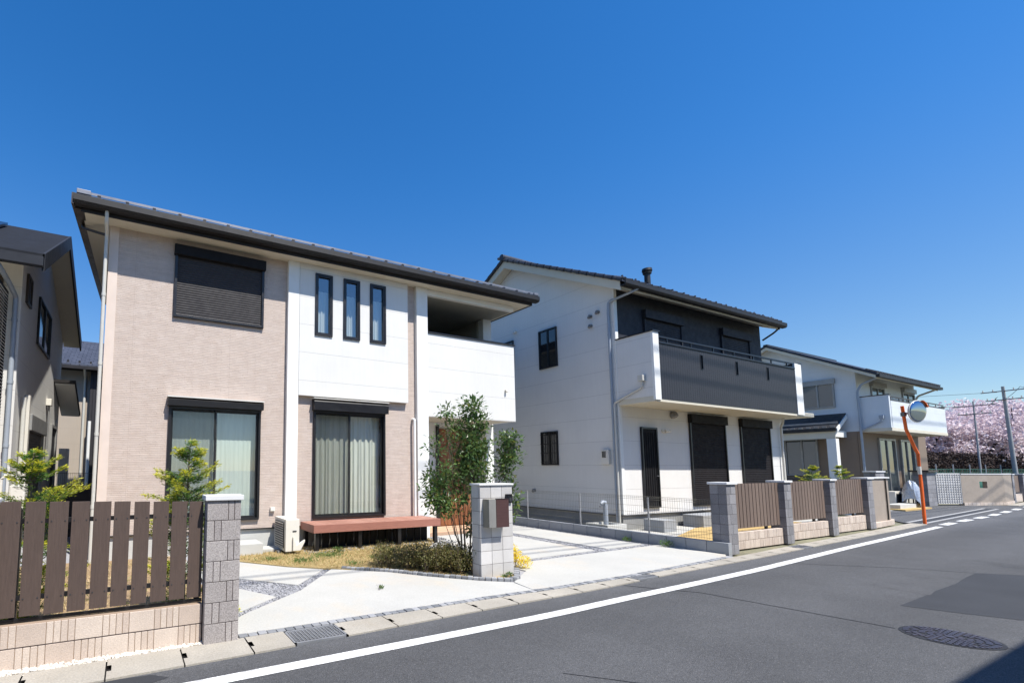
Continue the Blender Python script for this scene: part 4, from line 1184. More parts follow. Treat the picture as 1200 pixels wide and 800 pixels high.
PP = np.concatenate([sphere_pts(650, (5.86, 6.10, .28), (.10, .12, .16)), sphere_pts(650, (5.96, 6.12, .18), (.15, .15, .17)), sphere_pts(450, (6.08, 6.05, .13), (.12, .13, .12))])
V, F = leaves(PP, .035, .012, None, up=.5); npmesh('foliage', V, F, 'yellow_leaf', ys)
def weed(x, y, z, s, label):
    o_ = thing('weed', (x, y, z), label, 'weed')
    P = sphere_pts(int(160 * s / .1), (x, y, z + s * .5), (s, s, s * .6)); P[:, 2] = np.maximum(P[:, 2], z + .004)
    D = P - np.array([x, y, z - .02]); V, F = leaves(P, .035, .014, D, up=.3); npmesh('foliage', V, F, 'weed_leaf', o_)
    mb = MB(); stem_set(mb, (x, y, z), [(x + s * .5, y, z + s * .6), (x - s * .5, y, z + s * .7)], .003); mb.build('stems', 'bark', o_)
weed(10.50, 6.35, .02, .13, 'green weed at the foot of the grey block kerb wall')
weed(10.50, 7.25, .02, .09, 'smaller green weed higher up along the grey block kerb wall')
weed(3.22, 5.88, .022, .03, 'tiny green weed growing in the pale concrete slab')
weed(5.35, 5.64, .03, .05, 'little green plant at the front foot of the letterbox pillar')
weed(5.2, 5.6, .03, .035, 'tiniest green sprout by the cobbles before the letterbox pillar')
weed(3.75, 8.6, .03, .12, 'green weed clump in the lawn beside the air conditioner unit')

# ================================================================ boundary wall and mesh fence between the houses
kw = thing('kerb_wall', (10.7, 8, 0), 'low grey block wall along the driveway carrying the wire mesh fence', 'low wall')
mb = MB(); y = 5.24
while y < 16: mb.box(10.65, 10.77, y + .004, min(y + .40, 16) - .004, -.02, .24); y += .40
mb.build('blocks', 'plain_block', kw, bevel=.005)
mf = thing('mesh_fence', (10.7, 8, .24), 'thin wire mesh fence panels on the low grey block wall', 'fence')
mb = MB(); y = 5.55
wire = lambda a, b, r=.0022: mb.tube([a, b], r, 4, False)
while y < 12.6:
    wire((10.705, y, .26), (10.705, y, 1.07)); y += .05
for z in (.29, .40, .55, .70, .85, 1.0, 1.04, 1.07): wire((10.711, 5.54, z), (10.711, 12.6, z), .003)
mb.build('wire_mesh', 'mesh_wire', mf)
for y in (6.86, 8.68, 10.50, 12.3): MB().tube([(10.73, y, .22), (10.73, y, 1.05)], .020, 10).build('post', 'concrete_post', mf)

# ================================================================ street fence of house 2
PL = [(10.73, 11.07, 5.26, 1.385), (13.53, 13.85, 5.46, 1.39), (16.29, 16.61, 5.62, 1.40), (19.07, 19.45, 5.77, 1.42)]
pos = ['first from the driveway', 'second from the driveway', 'third from the driveway', 'fourth, against the plain taupe wall']
def fence_pillar(i, x0, x1, y0, h, label, group):
    r = thing('fence_pillar', ((x0 + x1) / 2, y0 + .15, 0), label, 'pillar', group)
    rows = 7; rh = h / rows; W = x1 - x0; mb = MB(); D = .30
    for k_ in range(rows):
        z0, z1 = k_ * rh + .003, (k_ + 1) * rh - .003
        cuts = [0, .5, 1] if k_ % 2 == 0 else [0, .3, 1]
        for a, b in zip(cuts, cuts[1:]): mb.box(x0 + a * W + .003, x0 + b * W - .003, y0, y0 + D * .5 - .002, z0, z1)
        mb.box(x0, x0 + .14, y0 + D * .5, y0 + D, z0, z1); mb.box(x0 + .144, x1, y0 + D * .5, y0 + D, z0, z1)
    mb.build('blocks', 'pillar_block', r, bevel=.004)
    bx(x0 + .006, x1 - .006, y0 + .006, y0 + D - .006, 0, h - .003).build('mortar_core', 'mortar', r)
    bx(x0 - .03, x1 + .03, y0 - .03, y0 + D + .03, h, h + .045).build('cap', 'stone_cap', r, bevel=.006)
for i, (a, b, y, h) in enumerate(PL):
    fence_pillar(i, a, b, y, h, 'grey block pillar of the street fence, ' + pos[i], 'pillars of the street fence')
def slat_panel(x0, x1, y, z0, z1, label, n=15, base=True):
    r = thing('slat_fence', ((x0 + x1) / 2, y, z0), label, 'fence panel', 'brown vertical slat panels of the street fence')
    mb = MB(); W = (x1 - x0) / n
    for i in range(n): mb.box(x0 + i * W + .008, x0 + (i + 1) * W - .016, y, y + .018, z0, z1)
    mb.build('slats', 'far_fence', r, bevel=.003)
    mb = MB()
    for z in (z0 + .12, z1 - .15): mb.box(x0 - .02, x1 + .02, y + .02, y + .05, z, z + .05)
    mb.build('rails', 'fence_plank', r)
    for x in (x0 + .5, x1 - .5): bx(x, x + .05, y + .051, y + .10, z0 - .09, z1 - .05).build('post', 'black_frame', r)
    if base:
        r2 = thing('block_wall', ((x0 + x1) / 2, y, 0), label.replace('brown vertical slat panel', 'low beige two course block wall under the panel'), 'low wall', 'low beige walls of the street fence')
        mb = MB(); courses(mb, TF(y - .03), x0 - .01, x1 + .01, 0, 2, (z0 - .07) / 2, .2, 3, .12)
        mb.build('blocks', 'beige_block', r2, bevel=.003)
        bx(x0, x1, y - .02, y + .08, 0, z0 - .08).build('mortar_core', 'mortar_light', r2)
slat_panel(11.10, 13.50, 5.56, .43, 1.385, 'brown vertical slat panel nearest to the driveway', 17)
slat_panel(13.88, 16.26, 5.73, .45, 1.40, 'brown vertical slat panel in the middle of the three', 16)
slat_panel(16.64, 19.04, 5.88, .47, 1.42, 'brown vertical slat panel furthest along before the taupe wall', 17)
r = thing('taupe_wall', (20.5, 5.9, 0), 'taupe rendered garden wall end at the corner of the side street', 'wall')
MB().prism([(19.46, 5.90), (21.3, 5.98), (21.55, 6.12), (21.55, 6.27), (21.2, 6.15), (19.46, 6.05)], .14, 1.43, 'z').build('wall_body', 'taupe_block', r, bevel=.01)
MB().prism([(19.46, 5.87), (21.32, 5.94), (21.6, 6.10), (21.6, 6.30), (21.2, 6.18), (19.46, 6.08)], 1.43, 1.465, 'z').build('coping', 'stone_cap', r)
mb = MB(); x = 19.47
while x < 21.2:
    f = (x - 19.34) / 1.96; y = 5.80 + .14 * f; mb.box(x + .004, x + .20, y, y + .12, 0, .15); x += .205
mb.box(21.3, 21.62, 6.0, 6.3, 0, .16)
mb.build('base_blocks', 'beige_block', r, bevel=.004)
bx(20.96, 20.985, 5.925, 5.955, .16, 1.42).build('drain_line', 'black_frame', r)

# ================================================================ HOUSE 2 (white with charcoal balcony)
H2 = thing('house', (16.5, 8.5, 0), 'two storey white house with a wide charcoal slatted balcony and a black flue', 'house')
T = TF(8.5); TS = TL(12.2)
XA, XB, YA, YR, YB = 12.2, 20.19, 8.5, 12.35, 16.2
ev = lambda y: 6.83 + .535 * (y - YA) if y <= YR else 6.83 + .535 * (2 * YR - y - YA)
mb = MB()
mb.poly((XA, YA, .43), (XA, YB, .43), (XA, YB, ev(YB)), (XA, YR, ev(YR)), (XA, YA, ev(YA)))
mb.build('side_wall', 'cream_siding', H2)
mb = MB(); mb.poly((XB, YA, .43), (XB, YB, .43), (XB, YB, ev(YB)), (XB, YR, ev(YR)), (XB, YA, ev(YA)))
mb.poly((XA, YB, .43), (XB, YB, .43), (XB, YB, ev(YB)), (XA, YB, ev(YB)))
mb.build('side_wall', 'cream_siding', H2)
MB().poly((XA, YA, .43), (21.3, YA, .43), (21.3, YA, 3.52), (XA, YA, 3.52)).build('front_wall', 'cream_siding', H2)
bx(20.2, 21.29, 8.51, 11.5, .3, 3.52).build('annex', 'cream_siding', H2)
MB().poly((XA, YA, 3.52), (XB, YA, 3.52), (XB, YA, ev(YA)), (XA, YA, ev(YA))).build('upper_wall', 'dark_wall', H2)
bx(12.19, 12.31, 8.475, 8.499, .45, 6.82).build('corner_trim', 'white_trim', H2)
mb = MB(); mb.box(12.23, 21.2, 8.53, 16.1, 0, .43)
mb.build('foundation', 'foundation_grey', H2)
mb = MB(); mb.box(12.17, 21.31, 8.47, 8.53, .415, .44); mb.box(12.17, 12.23, 8.53, 16.2, .415, .44); mb.build('drip_edge', 'dark_steel', H2)
# roof
sl = .535
def rz(y, off=0): return (ev(y) if True else 0) + off
EX0, EX1, EY = 11.78, 20.48, 7.92
mb = MB()
for (ya, yb) in ((EY, YR), (YR, 2 * YR - EY)):
    za, zb = ev(ya) + .24, ev(yb) + .24
    mb.hexa([(EX0, ya, za), (EX1, ya, za), (EX1, yb, zb), (EX0, yb, zb), (EX0, ya, za + .09), (EX1, ya, za + .09), (EX1, yb, zb + .09), (EX0, yb, zb + .09)])
R2 = mb.build('roof', 'navy_tile', H2)
# rounded tile ends along the gable edge and the eave
mb = MB(); y = EY
while y < YR:
    z = ev(y) + .29; mb.tube([(EX0 - .01, y, z), (EX0 - .01, y + .24, z + .24 * sl)], [.062, .05], 8); y += .26
y = YR
while y < 2 * YR - EY:
    z = ev(y) + .29; mb.tube([(EX0 - .01, y, z), (EX0 - .01, y + .24, z - .24 * sl)], [.05, .062], 8); y += .26
mb.build('verge_tiles', 'navy_tile', R2, smooth=True)
mb = MB(); mb.tube([(EX0 - .08, YR, ev(YR) + .36), (EX1, YR, ev(YR) + .36)], .11, 10); mb.build('ridge', 'navy_tile', R2, smooth=True)
mb = MB(); x = EX0 + .1
while x < EX1: mb.tube([(x, EY - .02, ev(EY) + .31), (x, EY + .3, ev(EY) + .31 + .3 * sl)], [.055, .055], 8); x += .29
mb.build('eave_tiles', 'navy_tile', R2, smooth=True)
x = EX0 + .35; mb = MB()
while x < EX1: mb.box(x, x + .04, EY + .22, EY + .26, ev(EY) + .42, ev(EY) + .56); x += .58
mb.build('snow_stops', 'fascia_dark', R2)
# barge boards (pale) and soffits
mb = MB()
for (ya, yb) in ((EY + .08, YR), (YR, 2 * YR - EY - .08)):
    za, zb = ev(ya), ev(yb)
    mb.hexa([(EX0 + .03, ya, za - .02), (EX0 + .07, ya, za - .02), (EX0 + .07, yb, zb - .02), (EX0 + .03, yb, zb - .02), (EX0 + .03, ya, za + .238), (EX0 + .07, ya, za + .238), (EX0 + .07, yb, zb + .238), (EX0 + .03, yb, zb + .238)])
    mb.poly((EX0 + .07, ya, za + .01), (XA, ya, za + .01), (XA, yb, zb + .01), (EX0 + .07, yb, zb + .01))
mb.build('barge_board', 'soffit', R2)
mb = MB(); mb.box(EX0 + .1, EX1 - .05, 8.0, 8.03, 6.60, 6.80); mb.poly((EX0 + .1, 8.03, 6.61), (EX1 - .05, 8.03, 6.61), (EX1 - .05, 8.5, 6.82), (EX0 + .1, 8.5, 6.82)); mb.build('front_soffit', 'soffit', R2)
gp2 = [(7.998, 6.66), (7.998, 6.79), (7.985, 6.79), (7.985, 6.68), (7.88, 6.67), (7.86, 6.70), (7.86, 6.80), (7.83, 6.80), (7.83, 6.69), (7.87, 6.645), (7.98, 6.64)]
MB().prism(gp2, EX0 + .02, EX1 + .05, 'x').build('gutter', 'gutter_brown', R2)
# flue
fl = MB().tube([(16.6, 10.2, 7.9), (16.6, 10.2, 8.75)], .10, 16).build('flue', 'fascia_dark', R2, smooth=True)
mb = MB(); mb.tube([(16.6, 10.2, 8.74), (16.6, 10.2, 8.80)], [.14, .15], 16); mb.tube([(16.6, 10.2, 8.84), (16.6, 10.2, 8.93), (16.6, 10.2, 8.95)], [.17, .16, .05], 16); mb.tube([(16.6, 10.2, 8.80), (16.6, 10.2, 8.84)], [.09, .09], 12)
mb.build('flue_cowl', 'fascia_dark', fl, smooth=True)
# balcony
BY = 7.46
bal2 = bx(12.2, 20.2, 7.47, 8.497, 3.46, 3.60).build('balcony', 'soffit', H2)
bx(12.2, 12.33, 7.50, 8.497, 3.601, 5.31).build('side_panel', 'cream_siding', bal2)
bx(20.07, 20.2, 7.50, 8.497, 3.601, 5.20).build('side_panel', 'cream_siding', bal2)
bx(12.195, 12.44, 7.44, 7.499, 3.50, 5.31).build('corner_post', 'white_trim', bal2)
bx(19.77, 20.205, 7.44, 7.499, 3.50, 5.22).build('corner_post', 'white_trim', bal2)
sl_ = [(14.36, 14.45), (16.18, 16.27), (17.98, 18.07)]
MB().wall(TF(7.455), 12.445, 19.765, 3.54, 5.02, [(a, b, 4.50, 4.90) for a, b in sl_], th=.10).build('front_panel', 'charcoal_siding', bal2)
mb = MB()
for a, b in sl_: ring(mb, TF(7.455), a - .012, b + .012, 4.49, 4.91, 0.001, .012, .012)
mb.build('slot_trim', 'black_frame', bal2)
mb = MB(); mb.box(12.44, 19.77, 7.43, 7.58, 5.021, 5.06); mb.box(12.17, 12.46, 7.41, 8.49, 5.311, 5.34); mb.box(20.03, 20.23, 7.43, 8.49, 5.221, 5.25); mb.build('cap', 'black_frame', bal2)
mb = MB(); mb.box(12.44, 19.9, 7.49, 7.53, 5.20, 5.24)
for x in (12.9, 14.0, 15.1, 16.2, 17.3, 18.4, 19.4): mb.box(x, x + .03, 7.495, 7.525, 5.06, 5.20)
mb.build('handrail', 'black_frame', bal2)
bx(20.2, 21.6, 7.70, 9.3, 3.52, 3.66).build('annex_canopy', 'soffit', H2, bevel=.02)
# openings
shutter(H2, T, 13.5, 15.36, 4.0, 6.40, .26, 'dark_wall', 'dark_wall', .06)
shutter(H2, T, 17.58, 19.36, 4.0, 6.40, .26, 'dark_wall', 'dark_wall', .06)
shutter(H2, T, 15.48, 17.46, .58, 3.40, .28, 'black_shutter', 'black_frame', .06)
shutter(H2, T, 18.37, 20.30, .58, 3.40, .28, 'black_shutter', 'black_frame', .06)
dd = ring(MB(), T, 13.10, 13.83, .60, 2.90, .001, .06, .05).build('kitchen_door', 'black_frame', H2)
MB().bt(T, 13.15, 13.78, .65, 2.85, .001, .03).build('door_leaf', 'matte_black', dd)
mb = MB()
for i in range(6): mb.bt(T, 13.22 + i * .10, 13.235 + i * .10, .75, 2.75, .031, .045)
mb.build('door_grille', 'matte_black', dd)
mb = MB(); mb.tube([(13.75, 8.45, 1.5), (13.75, 8.42, 1.5), (13.66, 8.42, 1.5)], .012, 8); mb.build('handle', 'steel', dd)
flat_window(H2, TS, 10.48, 11.21, 4.98, 6.27)
flat_window(H2, TS, 10.575, 11.24, 1.82, 2.90, bars=True)
flat_window(H2, TS, 12.37, 12.95, 5.30, 6.28)
flat_window(H2, TS, 12.45, 12.95, 2.0, 2.75)
def hood(par, x, y, z, s=.07, mat='unit_grey', T_=None):
    mb = MB()
    if T_ == 'L': mb.tube([(x, y, z), (x - .07, y, z), (x - .11, y, z - .06)], [s, s, s * .8], 12)
    else: mb.tube([(x, y, z), (x, y - .07, z), (x, y - .11, z - .06)], [s, s, s * .8], 12)
    mb.build('vent_hood', mat, par, smooth=True)
hood(H2, 14.66, 8.5, 3.32, .11)
hood(H2, 12.2, 9.23, 6.22, .05, T_='L'); hood(H2, 12.2, 8.98, 6.28, .05, T_='L'); hood(H2, 12.2, 9.23, 5.93, .05, T_='L'); hood(H2, 12.2, 11.6, 1.0, .05, T_='L'); hood(H2, 12.2, 12.25, 6.55, .05, 'unit_white', 'L')
lm = MB().tube([(14.15, 8.499, 2.82), (14.15, 8.44, 2.82)], .05, 14).build('wall_lamp', 'unit_white', H2)
MB().tube([(14.17, 8.42, 2.82), (14.36, 8.40, 2.82)], .04, 12).build('lamp_shade', 'unit_white', lm, smooth=True)
mtb = bx(12.09, 12.199, 8.78, 9.02, 1.83, 2.24).build('meter_box', 'unit_white', H2, bevel=.01)
bx(12.082, 12.089, 8.86, 8.98, 2.02, 2.2).build('meter_window', 'dark_glass', mtb)
pipe(H2, [(12.45, 7.9, 6.68), (12.3, 8.0, 6.58), (12.13, 8.60, 6.45), (12.13, 8.62, 6.2), (12.13, 8.62, 0.03)], .036, 'pipe_grey', rings=(5.5, 3.9, 2.2))
pipe(H2, [(12.14, 7.75, 4.05), (12.14, 7.75, 3.86), (12.12, 8.55, 3.54), (12.12, 8.55, 3.35), (12.12, 8.55, .03)], .028, 'pipe_beige', 'balcony_drain')
bx(12.06, 12.195, 7.68, 7.82, 4.02, 4.18).build('rain_head', 'pipe_beige', H2, bevel=.01)
pipe(H2, [(20.9, 8.3, 3.52), (20.98, 8.35, 3.35), (20.98, 8.42, 3.2), (20.98, 8.42, .03)], .035, 'pipe_beige')
pipe(H2, [(20.3, 7.95, 6.66), (20.25, 8.1, 6.5), (20.23, 8.45, 6.3)], .03, 'gutter_brown')
# things beside house 2
st = bx(12.75, 13.30, 7.75, 8.30, .03, .34); tag(st.build('step_block', 'plain_block', root=(13.2, 8, 0), bevel=.01), 'grey concrete step block below the narrow black door', 'step')
st = bx(14.75, 16.2, 7.85, 8.40, .03, .38); tag(st.build('step_block', 'plain_block', root=(16, 8, 0), bevel=.01), 'grey concrete step block below the larger black shutter', 'step')
so_ = thing('standpipe', (11.5, 8.6, .03), 'grey garden standpipe with a hooked tap beside the white house', 'standpipe')
MB().tube([(11.55, 8.55, .03), (11.55, 8.55, .74), (11.53, 8.55, .80), (11.45, 8.55, .82), (11.38, 8.55, .76)], [.06, .06, .06, .05, .04], 12).build('column', 'pipe_grey', so_, smooth=True)
MB().tube([(11.40, 8.55, .70), (11.33, 8.55, .70)], .02, 8).build('tap', 'steel', so_)
bs = thing('wash_basin', (11.35, 8.4, .03), 'small pale concrete basin below the garden standpipe', 'basin')
ring(MB(), lambda u, v, n: (u, v, n), 11.0, 11.75, 8.1, 8.75, .10, .27, .06).build('rim', 'foundation', bs, bevel=.01)
bx(11.07, 11.68, 8.17, 8.68, .04, .12).build('tray', 'foundation', bs)

# ================================================================ HOUSE 3
H3 = thing('house', (34, 9.2, 0), 'far two storey house with white upper walls, brown ground floor and a tiled side porch', 'house')
XA, XB, YA, YR, YB = 30.2, 38.3, 9.2, 12.3, 15.5
ev3 = lambda y: 6.3 + .55 * (y - YA) if y <= YR else 6.3 + .55 * (2 * YR - y - YA)
mb = MB(); mb.poly((XA, YA, 3.46), (XA, YB, 3.46), (XA, YB, ev3(YB)), (XA, YR, ev3(YR)), (XA, YA, ev3(YA)))
mb.poly((37.4, YA, 3.46), (37.4, YB, 3.46), (37.4, YB, ev3(YB)), (37.4, YR, ev3(YR)), (37.4, YA, ev3(YA)))
XB = 37.4
mb.poly((XA, YA, 3.46), (XB, YA, 3.46), (XB, YA, ev3(YA)), (XA, YA, ev3(YA))); mb.poly((XA, YB, 3.46), (XB, YB, 3.46), (XB, YB, ev3(YB)), (XA, YB, ev3(YB)))
mb.build('upper_wall', 'far_white_siding', H3)
XB = 38.3
MB().wall(lambda u, v, n: (u, YA - n, v), XA, XB, .4, 3.459, th=.1).build('lower_wall', 'brown_siding', H3)
bx(XA, XA + .1, YA + .11, YB, .4, 3.459).build('lower_wall', 'brown_siding', H3); bx(XB - .1, XB, YA + .11, YB, .4, 3.459).build('lower_wall', 'brown_siding', H3)
bx(30.25, 38.25, 9.25, 15.4, 0, .4).build('foundation', 'foundation', H3)
mb = MB()
for (ya, yb) in ((8.35, YR), (YR, 16.2)):
    za, zb = ev3(ya) + .06, ev3(yb) + .06
    mb.hexa([(29.7, ya, za), (37.7, ya, za), (37.7, yb, zb), (29.7, yb, zb), (29.7, ya, za + .12), (37.7, ya, za + .12), (37.7, yb, zb + .12), (29.7, yb, zb + .12)])
R3 = mb.build('roof', 'navy_tile', H3)
mb = MB()
for (ya, yb) in ((8.4, YR), (YR, 16.2)):
    za, zb = ev3(ya), ev3(yb)
    mb.hexa([(29.72, ya, za - .08), (29.77, ya, za - .08), (29.77, yb, zb - .08), (29.72, yb, zb - .08), (29.72, ya, za + .055), (29.77, ya, za + .055), (29.77, yb, zb + .055), (29.72, yb, zb + .055)])
    mb.poly((29.77, ya, za), (30.2, ya, za), (30.2, yb, zb), (29.77, yb, zb))
mb.box(29.8, 37.6, 8.42, 8.45, 5.78, 5.93); mb.poly((29.8, 8.45, 5.84), (37.6, 8.45, 5.84), (37.6, 9.2, 6.28), (29.8, 9.2, 6.28))
mb.build('soffit', 'soffit', R3)
mb = MB(); x = 29.75
while x < 37.7: mb.tube([(x, 8.33, ev3(8.35) + .19), (x, 8.7, ev3(8.7) + .19)], .06, 6); x += .3
mb.build('eave_tiles', 'navy_tile', R3)
bx(29.75, 37.75, 8.28, 8.41, 5.82, 5.95).build('gutter', 'gutter_brown', R3)
bx(29.68, 37.7, YR - .09, YR + .09, ev3(YR) + .08, ev3(YR) + .20).build('ridge', 'navy_tile', R3)
b3 = bx(30.2, 37.3, 8.18, 9.19, 3.42, 3.56).build('balcony', 'soffit', H3)
bx(30.2, 30.35, 8.20, 9.19, 3.561, 5.02).build('side_panel', 'far_white_siding', b3); bx(37.15, 37.3, 8.2, 9.19, 3.561, 4.86).build('side_panel', 'far_white_siding', b3)
bx(30.36, 37.14, 8.19, 8.30, 3.48, 4.78).build('front_panel', 'far_white_siding', b3)
mb = MB(); mb.box(30.36, 37.2, 8.18, 8.32, 4.781, 4.82); mb.box(30.36, 37.2, 8.2, 8.24, 4.94, 4.98); mb.box(30.18, 30.38, 8.17, 9.19, 5.021, 5.06); mb.box(37.12, 37.33, 8.17, 9.19, 4.861, 4.9)
for i in range(8): mb.box(30.5 + i * .93, 30.53 + i * .93, 8.21, 8.23, 4.82, 4.94)
mb.build('handrail', 'brown_frame', b3)
T3 = TF(YA); TS3 = TL(XA)
for (a, b) in ((31.75, 33.3), (35.6, 37.2)):
    w_ = ring(MB(), T3, a, b, 4.0, 5.68, .001, .06, .06).build('window', 'silver_frame', H3); MB().bt(T3, a + .06, b - .06, 4.06, 5.62, .001, .02).build('pane', 'far_glass', w_)
    MB().bt(T3, (a + b) / 2 - .03, (a + b) / 2 + .03, 4.06, 5.61, .021, .05).build('mullion', 'silver_frame', w_)
    MB().bt(T3, a - .05, b + .05, 5.681, 5.90, .001, .13).build('shutter_box', 'silver_frame', w_)
for (a, b) in ((32.0, 33.95), (34.6, 36.35)):
    w_ = ring(MB(), T3, a, b, .5, 3.2, .001, .08, .09).build('window', 'silver_frame', H3); MB().bt(T3, a + .09, b - .09, .6, 3.1, .001, .02).build('pane', 'far_glass', w_)
    MB().bt(T3, (a + b) / 2 - .04, (a + b) / 2 + .04, .6, 3.1, .021, .06).build('mullion', 'silver_frame', w_)
w_ = ring(MB(), TS3, 9.95, 11.2, 4.66, 6.0, .001, .07, .06).build('window', 'silver_frame', H3)
MB().bt(TS3, 10.01, 11.14, 4.72, 5.80, .001, .02).build('pane', 'far_glass', w_); MB().bt(TS3, 10.54, 10.60, 4.72, 5.80, .021, .06).build('mullion', 'silver_frame', w_)
MB().bt(TS3, 9.9, 11.25, 5.80, 6.04, .022, .12).build('shutter_box', 'silver_frame', w_)
w_ = ring(MB(), TS3, 10.72, 12.0, 1.4, 3.2, .001, .07, .06).build('window', 'silver_frame', H3)
MB().bt(TS3, 10.78, 11.94, 1.46, 3.14, .001, .02).build('pane', 'far_glass', w_); MB().bt(TS3, 11.3, 11.36, 1.46, 3.14, .021, .06).build('mullion', 'silver_frame', w_)
pipe(H3, [(30.25, 8.5, 5.85), (30.12, 9.0, 5.6), (30.1, 9.14, 5.3), (30.1, 9.14, .1)], .045, 'pipe_grey')
pipe(H3, [(30.1, 8.45, 4.0), (30.1, 8.45, 3.85), (30.1, 9.1, 3.5)], .035, 'pipe_grey', 'balcony_drain')
bx(30.05, 30.19, 8.38, 8.52, 3.98, 4.12).build('rain_head', 'pipe_grey', H3)
pipe(H3, [(37.6, 8.5, 5.85), (37.5, 9.1, 5.6), (37.48, 9.25, 5.3), (37.48, 9.3, 3.5)], .045, 'pipe_beige')
# porch
mb = MB(); mb.hexa([(29.0, 9.62, 3.55), (30.19, 9.62, 4.27), (30.19, 13.2, 4.27), (29.0, 13.2, 3.55), (29.0, 9.62, 3.63), (30.19, 9.62, 4.35), (30.19, 13.2, 4.35), (29.0, 13.2, 3.63)])
PR = mb.build('porch_roof', 'black_tile', H3)
mb = MB()
for i in range(13): mb.box(28.98, 29.02, 9.65 + i * .29, 9.80 + i * .29, 3.63, 3.70)
mb.hexa([(29.28, 9.64, 3.83), (29.31, 9.64, 3.85), (29.31, 13.2, 3.85), (29.28, 13.2, 3.83), (29.28, 9.64, 3.91), (29.31, 9.64, 3.93), (29.31, 13.2, 3.93), (29.28, 13.2, 3.91)])
mb.build('snow_rail', 'steel', PR)
mb = MB(); mb.hexa([(29.02, 9.58, 3.40), (30.19, 9.58, 4.10), (30.19, 9.619, 4.10), (29.02, 9.619, 3.40), (29.02, 9.58, 3.60), (30.19, 9.58, 4.30), (30.19, 9.619, 4.30), (29.02, 9.619, 3.60)])
mb.build('porch_barge', 'white_trim', PR)
bx(28.9, 29.0, 9.6, 13.2, 3.46, 3.56).build('porch_gutter', 'gutter_brown', PR)
bx(29.0, 29.03, 9.66, 13.2, 3.13, 3.50).build('porch_beam', 'soffit', H3)
bx(29.04, 30.19, 9.66, 9.76, 3.20, 3.50).build('porch_beam', 'white_trim', H3)
bx(29.0, 29.32, 9.66, 9.98, 0, 3.12).build('porch_post', 'white_trim', H3)
bx(29.05, 30.19, 9.99, 13.2, 0, .3).build('porch_floor', 'foundation', H3)
bx(29.0, 29.05, 10.3, 13.2, .3, 1.25).build('porch_screen', 'brown_frame', H3)
# small items in front of house 3
a3 = thing('air_conditioner_unit', (31.5, 8.6, 0), 'small white air conditioner unit in front of the far brown ground floor', 'air conditioner')
bx(31.0, 31.85, 8.5, 8.85, .05, .72).build('casing', 'unit_white', a3, bevel=.02); bx(31.1, 31.6, 8.485, 8.499, .15, .62).build('fan_grille', 'dark_grille', a3)
s3 = MB(); s3.box(29.2, 31.6, 7.9, 8.4, 0, .22); tag(s3.build('step_block', 'foundation', root=(30, 8.2, 0)), 'white concrete step in front of the far house', 'step')
setting(MB().prism([(28.6, 7.6), (31.6, 7.6), (31.9, 8.2), (29, 8.3)], 0, .06, 'z').build('straw_patch', 'yellow_mat'))
# grey pillar with white cap near porch post
fence_pillar(0, 24.6, 25.4, 7.2, 1.60, 'brown grey pillar with white cap behind the taupe wall', 'pillars near the side street')
# covered bicycle
cv = thing('covered_bicycle', (31.4, 8.1, 0), 'bicycle under a crumpled silver cover beside the grey corner pillar', 'bicycle')
g = random.Random(3); nU, nV = 22, 12; VV = []; FF = []
for i in range(nU + 1):
    t = i / nU
    top = .35 + .75 * math.sin(math.pi * min(1, t * 1.05)) ** .5 + (.25 if t < .25 else 0) * math.sin(math.pi * t / .25) + g.uniform(-.04, .04)
    for j in range(nV + 1):
        s_ = j / nV; a = math.pi * s_
        wy = .26 * (1.1 - .3 * math.sin(a)) + g.uniform(-.02, .02)
        VV.append((31.0 + 1.55 * t + g.uniform(-.02, .02), 8.05 + .28 * t - math.cos(a) * wy, .10 + top * math.sin(a) ** .45))
for i in range(nU):
    for j in range(nV):
        q = i * (nV + 1) + j; FF.append((q, q + 1, q + nV + 2, q + nV + 1))
c_ = MB(); c_.v = VV; c_.f = FF; c_.build('cover', 'cover_silver', cv)
for x in (31.3, 32.3): MB().tube([(x + .28 * math.cos(a), 8.12, .29 + .28 * math.sin(a)) for a in [2 * math.pi * i / 20 for i in range(21)]], .022, 6).build('wheel', 'black_rubber', cv)

# ================================================================ far corner wall right of side street
cp = thing('corner_pillar', (34.2, 8.3, 0), 'grey corner pillar with dark cap at the far side of the side street', 'pillar')
mb = MB()
for k_ in range(8):
    for a, b in ((0, .4), (.4, 1)) if k_ % 2 else ((0, .6), (.6, 1)):
        mb.box(33.6 + 1.1 * a + .004, 33.6 + 1.1 * b - .004, 8.15, 8.6, k_ * .2 + .003, k_ * .2 + .197)
mb.build('blocks', 'pillar_block', cp, bevel=.006); bx(33.5, 34.8, 8.05, 8.7, 1.6, 1.68).build('cap', 'brown_frame', cp)
bw = thing('breeze_block_screen', (35.3, 8.0, 0), 'white pierced breeze block screen next to the grey corner pillar', 'screen wall')
mb = MB(); fr = Vector((34.72, 8.12, 0)); to = Vector((35.95, 7.66, 0)); dv = (to - fr)
nx_, nz_ = 10, 12
for i in range(nx_ + 1):
    p = fr + dv * (i / nx_); mb.hexa([(p.x - .037, p.y, .12), (p.x + .037, p.y, .12), (p.x + .037, p.y + .2, .12), (p.x - .037, p.y + .2, .12), (p.x - .037, p.y, 1.5), (p.x + .037, p.y, 1.5), (p.x + .037, p.y + .2, 1.5), (p.x - .037, p.y + .2, 1.5)])
for j in range(nz_ + 1):
    z = .12 + 1.38 * j / nz_; mb.hexa([(fr.x, fr.y + .005, z - .036), (to.x, to.y + .005, z - .036), (to.x, to.y + .14, z - .036), (fr.x, fr.y + .14, z - .036), (fr.x, fr.y + .005, z + .036), (to.x, to.y + .005, z + .036), (to.x, to.y + .14, z + .036), (fr.x, fr.y + .14, z + .036)])
mb.build('lattice', 'light_tile', bw)
gw = thing('garden_wall', (37.2, 7.2, 0), 'taupe garden wall with a small square opening beyond the side street', 'wall')
